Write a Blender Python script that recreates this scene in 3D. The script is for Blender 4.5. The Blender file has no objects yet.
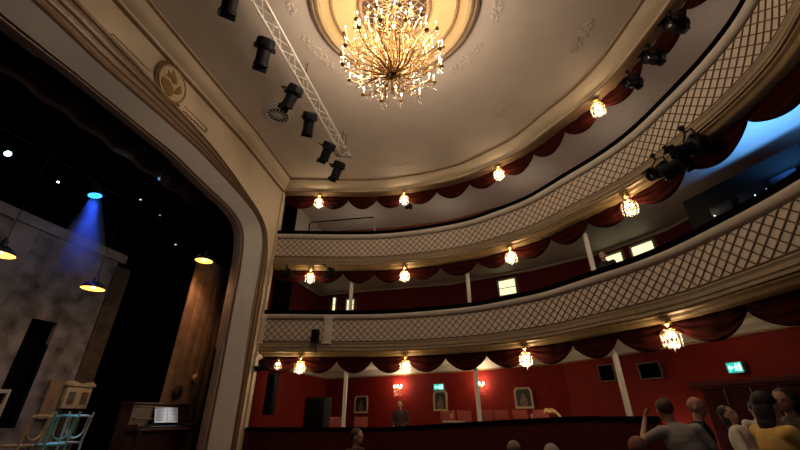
import bpy, bmesh, math, random
from math import sin, cos, pi, radians, sqrt, atan2
from mathutils import Vector, Matrix
random.seed(7)
SC = bpy.context.scene
COL = SC.collection
# ------------------------------------------------------------------ camera, world, exposure
cam_d = bpy.data.cameras.new('camera'); cam = bpy.data.objects.new('camera', cam_d); COL.objects.link(cam)
cam_d.sensor_width = 36; cam_d.lens = 36*374/800; cam_d.clip_start = .05; cam_d.clip_end = 200
cam.location = (6.65, -4.95, 1.6)
hd = Vector((-.215, .9766, 0)).normalized(); pit = radians(27)
cam.rotation_euler = (hd*cos(pit)+Vector((0, 0, sin(pit)))).to_track_quat('-Z', 'Y').to_euler()
SC.camera = cam
w = bpy.data.worlds.new('world'); SC.world = w; w.use_nodes = True
w.node_tree.nodes['Background'].inputs[0].default_value = (.92, .9, 1, 1)
w.node_tree.nodes['Background'].inputs[1].default_value = .027
SC.view_settings.view_transform = 'Standard'; SC.view_settings.look = 'None'
SC.view_settings.exposure = 1.12; SC.view_settings.gamma = 1; SC.view_settings.use_curve_mapping = False
LAMP_W = 10.0          # each small crystal lamp
CHAND_W = 27.0        # each of the chandelier's light clusters
WARM = (1, .77, .48)

def light(kind, loc, energy, color, name='lamp_light', parent=None, size=.05, target=None, spot=None, blend=.5):
    d = bpy.data.lights.new(name, kind); d.energy = energy; d.color = color
    if kind == 'AREA': d.size = size
    else: d.shadow_soft_size = size
    if spot: d.spot_size = radians(spot); d.spot_blend = blend
    o = bpy.data.objects.new(name, d); COL.objects.link(o); o.location = loc
    if target is not None:
        o.rotation_euler = (Vector(target)-Vector(loc)).to_track_quat('-Z', 'Y').to_euler()
    if parent: o.parent = parent
    return o

# ------------------------------------------------------------------ materials
MATS = {}
def mat(name, col, rough=.6, metal=0, emit=None, es=1, noise=0, nscale=6, bump=0, bscale=30, trans=0, spec=None, noise2=None):
    if name in MATS: return MATS[name]
    m = bpy.data.materials.new(name); m.use_nodes = True; nt = m.node_tree; b = nt.nodes['Principled BSDF']
    b.inputs['Base Color'].default_value = (*col, 1); b.inputs['Roughness'].default_value = rough; b.inputs['Metallic'].default_value = metal
    if trans: b.inputs['Transmission Weight'].default_value = trans
    if spec is not None: b.inputs['Specular IOR Level'].default_value = spec
    if emit: b.inputs['Emission Color'].default_value = (*emit, 1); b.inputs['Emission Strength'].default_value = es
    if noise or bump:
        tc = nt.nodes.new('ShaderNodeTexCoord')
    if noise:
        n = nt.nodes.new('ShaderNodeTexNoise'); n.inputs['Scale'].default_value = nscale; n.inputs['Detail'].default_value = 5
        nt.links.new(tc.outputs['Object'], n.inputs['Vector'])
        r = nt.nodes.new('ShaderNodeValToRGB'); r.color_ramp.elements[0].position = .3; r.color_ramp.elements[1].position = .7
        c2 = noise2 or tuple(min(1, c*(1+noise)) for c in col)
        r.color_ramp.elements[0].color = (*[c*(1-noise) for c in col], 1); r.color_ramp.elements[1].color = (*c2, 1)
        nt.links.new(n.outputs['Fac'], r.inputs['Fac']); nt.links.new(r.outputs['Color'], b.inputs['Base Color'])
    if bump:
        n2 = nt.nodes.new('ShaderNodeTexNoise'); n2.inputs['Scale'].default_value = bscale; n2.inputs['Detail'].default_value = 4
        nt.links.new(tc.outputs['Object'], n2.inputs['Vector'])
        bp = nt.nodes.new('ShaderNodeBump'); bp.inputs['Strength'].default_value = bump; bp.inputs['Distance'].default_value = .02
        nt.links.new(n2.outputs['Fac'], bp.inputs['Height']); nt.links.new(bp.outputs['Normal'], b.inputs['Normal'])
    MATS[name] = m; return m
plaster = mat('ceiling plaster', (.53, .445, .375), .7, noise=.04, nscale=2, bump=.1, bscale=12)
cream = mat('cream paint', (.56, .45, .32), .55, noise=.04, nscale=3, bump=.08)
revealm = mat('grey beige paint', (.64, .585, .55), .6, noise=.04, nscale=3)
railm = mat('pale rail paint', (.62, .545, .47), .45, noise=.05)
panelm = mat('balcony panel cream', (.72, .60, .49), .5, noise=.04)
latm = mat('lattice brown', (.11, .055, .022), .5, noise=.1)
goldm = mat('antique gold paint', (.32, .205, .09), .4, metal=.1, noise=.15, nscale=9)
brownm = mat('brown gold moulding', (.205, .125, .07), .4, noise=.15, nscale=8)
redwall = mat('red wallpaper', (.185, .012, .008), .7, spec=.12, noise=.12, nscale=4, bump=.05, bscale=60)
darkred = mat('dark red timber', (.06, .006, .006), .6, spec=.15, noise=.15, nscale=5)
velvet = mat('red velvet', (.034, .0048, .003), .95, spec=.05, noise=.15, nscale=7)
blackv = mat('black velvet', (.004, .003, .003), 1, spec=0)
blackm = mat('black metal', (.004, .004, .005), .6, spec=.18, noise=.2, nscale=20)
blackpl = mat('black plastic', (.0025, .0025, .0025), .7, spec=.15)
stageblk = mat('black stage cloth', (.004, .004, .005), 1, spec=0)
silver = mat('truss aluminium', (.85, .80, .74), .42, metal=.5, noise=.1, nscale=15)
brass = mat('polished brass', (.80, .52, .16), .22, metal=.9, noise=.1, nscale=20)
crystal = mat('cut crystal', (.95, .9, .8), .08, trans=.75)
bulbm = mat('warm bulb', (1, .8, .5), .4, emit=(1, .80, .50), es=22)
bulbc = mat('chandelier bulb', (1, .85, .6), .4, emit=(1, .88, .66), es=9)
whitem = mat('white painted iron', (.66, .60, .52), .4, noise=.04)
floorm = mat('dark carpet floor', (.05, .012, .012), .9, noise=.3, nscale=3)

# ------------------------------------------------------------------ mesh builder
class MB:
    def __init__(s): s.v = []; s.f = []
    def add(s, v, f):
        o = len(s.v); s.v += [tuple(p) for p in v]; s.f += [tuple(i+o for i in q) for q in f]; return s
    def box(s, c, d, rz=0, M=None):
        x, y, z = (q/2 for q in d); R = Matrix.Rotation(rz, 3, 'Z') if M is None else M
        P = [Vector(c)+R @ Vector((a*x, b*y, e*z)) for a in (-1, 1) for b in (-1, 1) for e in (-1, 1)]
        return s.add(P, [(0, 1, 3, 2), (4, 6, 7, 5), (0, 4, 5, 1), (2, 3, 7, 6), (0, 2, 6, 4), (1, 5, 7, 3)])
    def bar(s, a, b, wd, th, up=(0, 0, 1)):
        a = Vector(a); b = Vector(b); d = (b-a); L = d.length; d.normalize(); u = Vector(up)
        if abs(d.dot(u)) > .98: u = Vector((1, 0, 0))
        sd = d.cross(u).normalized(); u = sd.cross(d)
        M = Matrix((sd, d, u)).transposed()
        return s.box((a+b)/2, (wd, L, th), M=M)
    def tube(s, pts, r, n=8, cap=True):
        pts = [Vector(p) for p in pts]; rs = r if isinstance(r, (list, tuple)) else [r]*len(pts)
        t0 = (pts[1]-pts[0]).normalized(); u = t0.orthogonal().normalized(); V = []
        for i, p in enumerate(pts):
            a = pts[max(i-1, 0)]; b = pts[min(i+1, len(pts)-1)]; t = (b-a)
            if t.length < 1e-9: t = t0
            t.normalize(); u = (u-t*u.dot(t))
            if u.length < 1e-6: u = t.orthogonal()
            u.normalize(); w_ = t.cross(u)
            for k in range(n):
                th = 2*pi*k/n; V.append(p+(u*cos(th)+w_*sin(th))*rs[i])
        F = [(i*n+k, i*n+(k+1) % n, (i+1)*n+(k+1) % n, (i+1)*n+k) for i in range(len(pts)-1) for k in range(n)]
        if cap: F += [tuple(range(n))[::-1], tuple(range((len(pts)-1)*n, len(pts)*n))]
        return s.add(V, F)
    def lathe(s, prof, c=(0, 0, 0), n=20, axis=(0, 0, 1), cap=True):
        q = Vector((0, 0, 1)).rotation_difference(Vector(axis)); V = []
        for r, z in prof:
            for k in range(n):
                th = 2*pi*k/n; V.append(Vector(c)+q @ Vector((r*cos(th), r*sin(th), z)))
        F = [(i*n+k, i*n+(k+1) % n, (i+1)*n+(k+1) % n, (i+1)*n+k) for i in range(len(prof)-1) for k in range(n)]
        if cap: F += [tuple(range(n))[::-1], tuple(range((len(prof)-1)*n, len(prof)*n))]
        return s.add(V, F)
    def ball(s, c, r, n=12, m=8, R=None):
        r = r if isinstance(r, (list, tuple)) else (r, r, r); V = []; F = []
        R = R or Matrix.Identity(3)
        for i in range(m+1):
            ph = pi*i/m
            for k in range(n):
                th = 2*pi*k/n; V.append(Vector(c)+R @ Vector((r[0]*sin(ph)*cos(th), r[1]*sin(ph)*sin(th), r[2]*cos(ph))))
        F = [(i*n+k, (i+1)*n+k, (i+1)*n+(k+1) % n, i*n+(k+1) % n) for i in range(m) for k in range(n)]
        return s.add(V, F)
    def cone2(s, c, r, h, n=6):      # a faceted drop
        c = Vector(c); V = [c+Vector((0, 0, h*.35)), c-Vector((0, 0, h*.65))]+[c+Vector((r*cos(2*pi*k/n), r*sin(2*pi*k/n), 0)) for k in range(n)]
        F = [(0, 2+k, 2+(k+1) % n) for k in range(n)]+[(1, 2+(k+1) % n, 2+k) for k in range(n)]
        return s.add(V, F)
    def build(s, name, m, parent=None, smooth=40, loc=None, rz=None, bevel=0):
        me = bpy.data.meshes.new(name); me.from_pydata(s.v, [], s.f); me.update()
        bm = bmesh.new(); bm.from_mesh(me)
        if len(s.v) < 60000: bmesh.ops.remove_doubles(bm, verts=bm.verts, dist=1e-5)
        bmesh.ops.dissolve_degenerate(bm, dist=1e-6, edges=bm.edges)
        bmesh.ops.recalc_face_normals(bm, faces=bm.faces)
        if bevel: bmesh.ops.bevel(bm, geom=[e for e in bm.edges if len(e.link_faces) == 2 and e.calc_face_angle(0) > .6], offset=bevel, segments=2, affect='EDGES', profile=.6)
        if smooth:
            for f in bm.faces: f.smooth = True
            lim = radians(smooth)
            for e in bm.edges:
                if len(e.link_faces) == 2 and e.calc_face_angle(0) > lim: e.smooth = False
        bm.to_mesh(me); bm.free()
        for q in (m if isinstance(m, (list, tuple)) else [m]): me.materials.append(q)
        o = bpy.data.objects.new(name, me); COL.objects.link(o)
        if parent: o.parent = parent
        if loc is not None: o.location = loc
        if rz is not None: o.rotation_euler = (0, 0, rz)
        return o

def tag(o, label, cat, group=None, kind=None):
    o['label'] = label; o['category'] = cat
    if group: o['group'] = group
    if kind: o['kind'] = kind
    return o
def struct(o): o['kind'] = 'structure'; return o
def empty(name, loc=(0, 0, 0), rz=0, label=None, cat=None, group=None):
    o = bpy.data.objects.new(name, None); COL.objects.link(o); o.location = loc; o.rotation_euler = (0, 0, rz); o.empty_display_size = .1
    if label: tag(o, label, cat, group)
    return o
def copy_tree(o, parent=None):
    c = o.copy(); COL.objects.link(c); c.parent = parent
    for ch in list(o.children): copy_tree(ch, c)
    return c

# ------------------------------------------------------------------ plan curves
half = [(-.42, 6.0), (.3, 6.17), (1.0, 6.35), (2.0, 6.6), (3.0, 6.8), (4.05, 6.87), (5.4, 6.75), (6.5, 6.5), (7.4, 6.05), (8.4, 5.4), (9.3, 4.4), (10.0, 3.6), (10.5, 2.8), (10.9, 1.75), (11.17, .85), (11.28, 0)]
def spline(P, n=8):
    P = [Vector(q) for q in P]; out = []; E = [2*P[0]-P[1]]+P+[2*P[-1]-P[-2]]
    for i in range(1, len(E)-2):
        a, b, c, d = E[i-1:i+3]
        for k in range(n):
            t = k/n; out.append(.5*((2*b)+(c-a)*t+(2*a-5*b+4*c-d)*t*t+(3*b-a-3*c+d)*t**3))
    return out+[P[-1]]
FULL = spline(half+[(x, -y) for x, y in half[-2::-1]])
CUT = [i for i, q in enumerate(FULL) if q.y < -3.6 and q.x > 5][0]
FR = FULL[:CUT]                               # visible run of the balcony fronts
ARC = [0]
for a, b in zip(FR[:-1], FR[1:]): ARC.append(ARC[-1]+(b-a).length)
LEN = ARC[-1]
def at_s(s, d=0):
    s = min(max(s, 0), LEN-1e-6)
    i = max(k for k in range(len(ARC)-1) if ARC[k] <= s); t = (s-ARC[i])/(ARC[i+1]-ARC[i])
    p = FR[i].lerp(FR[i+1], t)
    a = FR[max(i-1, 0)]; b = FR[min(i+2, len(FR)-1)]; g = (b-a).normalized()
    return Vector((p.x-g.y*d, p.y+g.x*d)), g
def s_near(x, y): return min(range(len(FR)), key=lambda i: (FR[i]-Vector((x, y))).length) and ARC[min(range(len(FR)), key=lambda i: (FR[i]-Vector((x, y))).length)]
def sweep(mb, path, prof, closed=False, capends=True):
    path = [Vector(q) for q in path]; n = len(path); V = []; m = len(prof)
    for i, p in enumerate(path):
        if closed: a = path[i-1]; b = path[(i+1) % n]
        else: a = path[i-1] if i else None; b = path[i+1] if i < n-1 else None
        ts = []
        if a is not None: ts.append((p-a).normalized())
        if b is not None: ts.append((b-p).normalized())
        ns = [Vector((-t.y, t.x)) for t in ts]; nn = sum(ns, Vector((0, 0))).normalized()
        k = 1/max(.35, nn.dot(ns[0]))
        for d, z in prof: V.append((p.x+nn.x*d*k, p.y+nn.y*d*k, z))
    F = []
    for i in range(n if closed else n-1):
        j = (i+1) % n
        for k in range(m): F.append((i*m+k, j*m+k, j*m+(k+1) % m, i*m+(k+1) % m))
    if not closed and capends: F += [tuple(range(m))[::-1], tuple(range((n-1)*m, n*m))]
    return mb.add(V, F)
def resample(P, n):
    P = [Vector(q) for q in P]; L = [0]
    for a, b in zip(P[:-1], P[1:]): L.append(L[-1]+(b-a).length)
    out = []
    for i in range(n):
        s = L[-1]*i/(n-1); k = max(q for q in range(len(P)-1) if L[q] <= s+1e-9); k = min(k, len(P)-2)
        t = (s-L[k])/max(1e-9, L[k+1]-L[k]); out.append(P[k].lerp(P[k+1], min(t, 1)))
    return out
WALL1 = [(-.55, 5.9), (-.4, 12.0), (.62, 11.65), (5.83, 9.91), (8.96, 8.2), (9.8, 7.22), (10.53, 6.22), (11.33, 4.89), (12.25, 3.3), (13, 1.5), (13.1, -1), (12.6, -5)]
WALL2 = [(-.55, 5.9), (-.4, 10.3), (1.2, 10.15), (3.36, 10.05), (5.47, 9.95), (8.64, 8.89), (10.68, 7.76), (12.13, 6.23), (12.91, 4.42), (13.3, 2.5), (13.3, -1), (12.6, -5)]
WALL3 = [(-.55, 5.9), (-.4, 10.1), (.94, 10.1), (3.27, 10.3), (5.6, 10.1), (8.64, 8.99), (10.68, 7.76), (12.13, 6.23), (12.91, 4.42), (13.3, 2.5), (13.3, -1), (12.6, -5)]

# ------------------------------------------------------------------ big structure
mb = MB().box((5.5, 0, -.05), (16.5, 26, .1)); struct(mb.build('floor', floorm, smooth=0))
# stalls rear floor, raised
def ring(name, z0, z1, wall, m, d=.12):
    a = [at_s(LEN*i/119, d)[0] for i in range(120)]; b = resample(wall, 120); M_ = MB()
    V = [(p.x, p.y, z) for z in (z0, z1) for p in a]+[(p.x, p.y, z) for z in (z0, z1) for p in b]
    F = []
    for i in range(119):
        F += [(i, i+1, 240+i+1, 240+i), (120+i, 360+i, 361+i, 121+i), (i, 120+i, 121+i, i+1)]
    M_.add(V, F); return M_.build(name, m, smooth=30)
def wallrun(name, path, z0, z1, m, th=.15):
    M_ = MB(); sweep(M_, path, [(0, z0), (th, z0), (th, z1), (0, z1)]); return struct(M_.build(name, m, smooth=20))
# rear walls of the three levels
wallrun('wall_stalls', WALL1, 0, 3.5, redwall)
wallrun('wall_circle', WALL2, 3.5, 6.5, mat('deep red wall', (.12, .012, .013), .7, spec=.1, noise=.12, nscale=4))
wallrun('wall_gallery_side', WALL3[:2], 6.6, 9.6, mat('pale side wall', (.46, .41, .36), .7))
wallrun('wall_gallery', WALL3[1:], 6.6, 9.6, mat('brick red wall', (.23, .05, .03), .65, noise=.12, nscale=4))
f1 = ring('floor_stalls_rear', .55, .70, WALL1, floorm, .1); f1['kind'] = 'structure'
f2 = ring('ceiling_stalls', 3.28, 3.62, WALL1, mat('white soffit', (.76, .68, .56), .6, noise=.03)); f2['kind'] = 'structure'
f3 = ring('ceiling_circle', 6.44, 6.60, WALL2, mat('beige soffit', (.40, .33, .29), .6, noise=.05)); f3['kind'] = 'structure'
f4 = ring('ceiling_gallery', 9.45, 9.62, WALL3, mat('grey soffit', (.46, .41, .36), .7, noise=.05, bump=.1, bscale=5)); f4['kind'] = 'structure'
# white cove and gold line on the stalls wall
M_ = MB(); sweep(M_, WALL1, [(0, 3.08), (-.06, 3.09), (-.08, 3.12), (-.2, 3.17), (-.32, 3.22), (-.36, 3.28), (0, 3.28)]); struct(M_.build('trim_1', whitem))
M_ = MB(); sweep(M_, WALL1, [(0, 3.04), (-.03, 3.04), (-.05, 3.06), (-.05, 3.08), (0, 3.09)]); struct(M_.build('trim_2', goldm))
M_ = MB(); sweep(M_, WALL2, [(0, 6.38), (-.03, 6.39), (-.05, 6.44), (0, 6.44)]); struct(M_.build('trim_3', mat('beige soffit', (0, 0, 0))))

# ceiling outline: proscenium side plus horseshoe
OUT = [q for q in FULL if q.x > -.25]
CE = [Vector((-.15, 3.0)), Vector((-.35, 6.04))]+OUT+[Vector((-.35, -6.04)), Vector((-.15, -3.0))]
M_ = MB()      # cove
sweep(M_, CE, [(0, 9.22), (-.05, 9.24), (-.07, 9.27), (-.07, 9.33), (-.10, 9.34), (-.18, 9.37), (-.30, 9.43), (-.38, 9.52), (-.42, 9.545), (-.46, 9.57), (-.46, 9.63), (0, 9.63)], closed=True)
struct(M_.build('trim_4', cream, smooth=25))
M_ = MB(); sweep(M_, CE, [(-.005, 9.19), (-.09, 9.20), (-.095, 9.235), (-.06, 9.25), (-.005, 9.25)], closed=True)
sweep(M_, CE, [(-.40, 9.535), (-.43, 9.52), (-.46, 9.535), (-.465, 9.57), (-.44, 9.58)], closed=True)
struct(M_.build('trim_5', brownm))
M_ = MB(); n = len(CE); V = [(p.x, p.y, 9.6) for p in CE]+[(5.45, 0, 9.6)]
M_.add(V, [(i, (i+1) % n, n) for i in range(n)]); V = [(p.x, p.y, 9.75) for p in CE]+[(5.45, 0, 9.75)]
M_.add(V, [(i, (i+1) % n, n) for i in range(n)])
struct(M_.build('ceiling', plaster, smooth=20))
# edge under the cornice, carrying the upper valance
M_ = MB(); sweep(M_, FR, [(0, 9.2), (.22, 9.2), (.22, 9.6), (0, 9.6)]); struct(M_.build('trim_6', brownm))

# ------------------------------------------------------------------ proscenium
OUTER = [(5.70, 0), (5.70, 2.5), (5.70, 5.05), (5.66, 6.0), (5.58, 6.5), (5.40, 7.0), (5.2, 7.27), (4.9, 7.47), (4.5, 7.63), (3.9, 7.76), (3.3, 7.88), (2.6, 8.04), (1.9, 8.18), (.8, 8.29), (-.4, 8.37), (-1.2, 8.42), (-2.2, 8.47), (-4.2, 8.45), (-5.1, 8.2), (-5.7, 7.2), (-5.8, 5), (-5.8, 0)]
BANDI = [(5.48, 0), (5.42, 2.5), (5.28, 4.6), (5.29, 5.8), (5.24, 6.5), (5.12, 6.95), (4.9, 7.25), (4.6, 7.42), (4.2, 7.55), (3.6, 7.66), (3.0, 7.74), (2.3, 7.82), (1.6, 7.88), (.6, 7.87), (-.4, 7.84), (-1.2, 7.82), (-2.2, 7.86), (-4.0, 7.86), (-4.7, 7.7), (-5.3, 6.8), (-5.4, 5), (-5.4, 0)]
OPEN = [(4.95, 0), (4.92, 2.5), (4.87, 4.6), (4.84, 5.6), (4.76, 6.35), (4.66, 6.75), (4.5, 7.02), (4.25, 7.19), (3.9, 7.31), (3.4, 7.37), (2.8, 7.42), (2.2, 7.48), (1.5, 7.56), (.6, 7.57), (-.4, 7.57), (-1.2, 7.57), (-2.2, 7.53), (-3.6, 7.5), (-4.2, 7.3), (-4.75, 6.5), (-4.85, 5), (-4.85, 0)]
def outline(P, off=0):
    Q = []
    P2 = [Vector(p) for p in P]; sm = [P2[0], P2[1]]+spline(P2[2:-2], 5)+[P2[-2], P2[-1]]
    n_ = len(sm)
    for i, p in enumerate(sm):
        a = sm[max(i-1, 0)]; b = sm[min(i+1, n_-1)]; t = (b-a).normalized(); nn = Vector((t.y, -t.x))   # outward (away from the opening)
        Q.append(p+nn*off)
    return Q
O_, B_, P_ = outline(OUTER), outline(BANDI), outline(OPEN)
def loft(name, stations, m, smooth=30):
    # stations: (outline points, X)
    n_ = len(stations[0][0]); V = []; F = []
    for pts, X in stations: V += [(X+(bend(p.x) if X > -.28 else 0), p.x, p.y) for p in pts]
    for k in range(len(stations)-1):
        for i in range(n_-1): F.append((k*n_+i, k*n_+i+1, (k+1)*n_+i+1, (k+1)*n_+i))
    M2 = MB(); M2.add(V, F); return struct(M2.build(name, m, smooth=smooth))
def bend(y): return -.20*max(0, min(1, (abs(y)-3.0)/3.04))
def mix(A, B, f): return [a.lerp(b, f) for a, b in zip(A, B)]
band = [(0, -.16), (0, -.11), (.06, -.09), (.12, -.10), (.15, -.15), (.22, -.155), (.26, -.12), (.36, -.10), (.46, -.13), (.50, -.19), (.58, -.20), (.64, -.175), (.70, -.19), (.75, -.235), (.84, -.24), (.90, -.215), (.96, -.24), (1.0, -.30)]
loft('trim_7', [(mix(O_, B_, f), X) for f, X in band], brownm)
loft('trim_8', [(mix(O_, B_, f), X) for f, X in [(-.03, -.16), (-.03, -.125), (.0, -.10), (.04, -.095), (.07, -.11)]], goldm)
G_ = mix(P_, B_, .24)
loft('wall_proscenium_reveal', [(B_, -.3), (mix(B_, G_, .5), -.53), (G_, -.76)], revealm)
loft('trim_9', [(mix(G_, P_, f), X) for f, X in [(-.02, -.76), (.1, -.70), (.3, -.70), (.36, -.77), (.55, -.79), (.62, -.745), (.85, -.75), (1, -.80), (1, -1.0)]], mat('dull rose brown moulding', (.23, .16, .125), .5, noise=.1))
# cream wall round the arch
bm = bmesh.new(); Y0 = 6.2
loop = [bm.verts.new((-.15+bend(p.x), p.x, p.y)) for p in O_]
corn = [bm.verts.new((-.15+bend(y), y, z)) for y, z in ((-Y0, 0), (-Y0, 9.65), (-3, 9.65), (3, 9.65), (Y0, 9.65), (Y0, 0))]
al = loop+corn
for i in range(len(al)): bm.edges.new((al[i], al[(i+1) % len(al)]))
bmesh.ops.triangle_fill(bm, use_beauty=True, edges=bm.edges)
me = bpy.data.meshes.new('wall_proscenium'); bm.to_mesh(me); bm.free(); me.materials.append(cream)
o = bpy.data.objects.new('wall_proscenium', me); COL.objects.link(o); struct(o)
# narrow pilaster strip where the wall meets the boxes
M_ = MB().box((-.33, 5.98, 4.6), (.10, .10, 9.2)); struct(M_.build('trim_10', cream))
# flat relief strips beside the emblem
def relief(y0, y1, z0, z1):
    M2 = MB(); N = 22
    top = [(-.135, y0+(y1-y0)*i/N, z1+.012*sin(i*2.1)) for i in range(N+1)]; bot = [(-.135, y0+(y1-y0)*i/N, z0+.02*sin(i*1.7)) for i in range(N+1)]
    M2.tube(top, .010, 5); M2.tube(bot, .018, 5); M2.tube([top[0], (-.135, y0-.05*(1 if y1 > y0 else -1), (z0+z1)/2), bot[0]], .016, 5)
    return M2
for (a, b, l) in ((-1.3, -.34, 'thin brown relief scroll on the cream proscenium wall, left of the wreath'), (1.55, .74, 'thin brown relief scroll on the cream proscenium wall, right of the wreath')):
    tag(relief(a, b, 8.38, 8.52).build('relief_scroll', brownm), l, 'wall ornament')
em = empty('wreath_emblem', (-.13, .22, 8.74), label='round gold wreath emblem with theatre masks above the stage opening', cat='emblem')
M_ = MB(); c = [(0.02, .40*cos(t), .46*sin(t)) for t in [2*pi*i/36 for i in range(37)]]; M_.tube(c, .022, 8, cap=False); M_.build('ring', goldm, em)
M_ = MB(); V = [(0, 0, 0)]+[(0, .39*cos(2*pi*i/32), .45*sin(2*pi*i/32)) for i in range(32)]; M_.add(V+[(.015, v[1], v[2]) for v in V], [(0, 1+i, 1+(i+1) % 32) for i in range(32)]+[(33, 34+i, 34+(i+1) % 32) for i in range(32)]); M_.build('backplate', mat('pale cream plate', (.52, .40, .27), .5), em)
def blob(pts, x0=.015, x1=.035):
    n_ = len(pts); M2 = MB(); return M2.add([(x0, a, b) for a, b in pts]+[(x1, a, b) for a, b in pts], [tuple(range(n_, 2*n_))]+[(i, (i+1) % n_, n_+(i+1) % n_, n_+i) for i in range(n_)])
emm = mat('dark gold relief', (.26, .15, .04), .4, metal=.2)
blob([(-.25, .05), (-.18, .12), (-.22, .22), (-.10, .20), (-.12, .36), (0, .26), (.06, .20), (.10, .08), (0, .02), (-.08, .08)]).build('mask', emm, em, smooth=0)
blob([(-.28, -.05), (-.1, -.02), (.04, -.10), (.10, -.2), (.06, -.36), (-.04, -.40), (-.2, -.3), (-.3, -.18)]).build('mask', emm, em, smooth=0)
blob([(.12, -.04), (.2, .14), (.3, .0), (.24, -.12), (.12, -.2)]).build('lyre', emm, em, smooth=0)
M_ = MB()
for k in range(15):
    t = radians(130+k*13); M_.ball((.02, .47*cos(t), .52*sin(t)), (.02, .045, .075), 8, 5, Matrix.Rotation(t, 3, 'X'))
M_.build('leaf_garland', mat('leaf brown', (.14, .075, .025), .45), em)

# ------------------------------------------------------------------ balconies
def balcony(z, label, nm):
    """z: height of the velvet top"""
    r = empty('balcony', (0, 0, 0), label=label, cat='balcony', group=None)
    M2 = MB(); sweep(M2, FR, [(-.05, z-.10), (-.07, z-.07), (-.07, z+.04), (0, z+.06), (.2, z+.06), (.24, z+.03), (.24, z-.10)]); M2.build('velvet_top', blackv, r)
    M2 = MB(); sweep(M2, FR, [(-.08, z-.10), (-.09, z-.14), (-.07, z-.19), (-.05, z-.215), (-.02, z-.24), (.12, z-.24), (.12, z-.10)]); M2.build('hand_rail', railm, r)
    M2 = MB(); sweep(M2, FR, [(0, z-.97), (.1, z-.97), (.1, z-.24), (0, z-.24)]); p = M2.build('front_panel', panelm, r)
    M2 = MB(); h = .66; z0 = z-.93; st = .22
    k = -h
    while k < LEN:
        for sg in (1, -1):
            V = []; N = 4
            for i in range(N+1):
                t = i/N; s = k+h*t if sg > 0 else k+h-h*t
                s = min(max(s, .02), LEN-.02); zz = z0+h*t
                for ds, dd in ((-.014, 0), (-.014, -.014), (.014, -.014), (.014, 0)):
                    q, _g = at_s(s+ds, dd); V.append((q.x, q.y, zz))
            if k >= 0 or k+h > 0:
                M2.add(V, [(i*4+j, i*4+(j+1) % 4, i*4+4+(j+1) % 4, i*4+4+j) for i in range(N) for j in range(4)])
        k += st
    M2.build('lattice', latm, p, smooth=0)
    M2 = MB(); sweep(M2, FR, [(0, z0+h-.005), (-.02, z0+h), (-.02, z0+h+.022), (0, z0+h+.027)]); sweep(M2, FR, [(0, z0-.03), (-.022, z0-.025), (-.022, z0), (0, z0+.006)]); M2.build('edge_bead', latm, p)
    M2 = MB(); sweep(M2, FR, [(0, z-.96), (-.035, z-.97), (-.04, z-1.0), (-.02, z-1.03), (-.02, z-1.06), (-.05, z-1.075), (-.055, z-1.13), (-.03, z-1.15), (-.03, z-1.17), (-.08, z-1.19), (-.085, z-1.225), (.1, z-1.225), (.1, z-.96)])
    M2.build('cornice', mat('olive gold moulding', (.32, .235, .145), .42, noise=.1, nscale=9), r)
    M2 = MB(); sweep(M2, FR, [(-.02, z-1.225), (-.05, z-1.24), (-.05, z-1.27), (0, z-1.30), (.02, z-1.36), (.05, z-1.38), (.30, z-1.38), (.30, z-1.2)])
    M2.build('lip', goldm, r)
    return r
b2 = balcony(7.53, 'upper curved balcony front with gold lattice panels, just under the painted ceiling', 'upper')
b1 = balcony(4.64, 'lower curved balcony front with lattice panels, just above the stalls', 'lower')
def post(s, z0, z1, parent, wd=.2):
    q, g = at_s(s); a = atan2(g.y, g.x)
    M2 = MB().box((q.x+g.y*.02, q.y-g.x*.02, (z0+z1)/2), (wd, .13, z1-z0), a).box((q.x+g.y*.04, q.y-g.x*.04, z1+.01), (wd+.05, .16, .1), a).box((q.x+g.y*.04, q.y-g.x*.04, z0-.02), (wd+.05, .16, .06), a)
    M2.build('panel_post', railm, parent, bevel=.008)
post(s_near(1.75, 6.54), 3.66, 4.42, b1, .24); post(.12, 3.66, 4.42, b1, .18)

# ------------------------------------------------------------------ valances in swags
LAMPS = [(.95, 6.5), (4.16, 7.0), (7.73, 6.0), (10.26, 3.5)]
LS = [s_near(*q) for q in LAMPS]; LS.append(s_near(11.2, -.3)); LS.append(min(LEN-.3, LS[-1]+3.6))
ANCH = [.03, LS[0]]
for a, b in zip(LS[:-1], LS[1:]): ANCH += [a+(b-a)/3, a+2*(b-a)/3, b]
def valance(z0, drop, label):
    r = empty('valance', (0, 0, 0), label=label, cat='curtain')
    for a, b in zip(ANCH[:-1], ANCH[1:]):
        N, K = 22, 14; V = []; ph = random.random()*2
        for j in range(K+1):
            v = j/K
            for i in range(N+1):
                u = i/N; hz = drop*(.30+.70*sin(pi*u)**.75)
                z = z0-hz*v
                fold = .035*sin(v*19-ph+1.5*sin(pi*u))*(.35+.65*sin(pi*u))+.02*cos(u*2*pi*3)*(1-v)
                q, g = at_s(a+(b-a)*u, .24+fold*.9-.05*sin(pi*u)*sin(pi*v))
                V.append((q.x, q.y, z))
        F = [(j*(N+1)+i, j*(N+1)+i+1, (j+1)*(N+1)+i+1, (j+1)*(N+1)+i) for j in range(K) for i in range(N)]
        o = MB().add(V, F).build('swag', velvet, r, smooth=80)
        sm = o.modifiers.new('thickness', 'SOLIDIFY'); sm.thickness = .012
    return r
valance(9.22, .56, 'dark red velvet swag valance hanging below the ceiling cornice over the top gallery')
valance(6.20, .50, 'dark red velvet swag valance hanging below the upper lattice balcony')
valance(3.30, .52, 'dark red velvet swag valance hanging below the lower lattice balcony')

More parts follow.
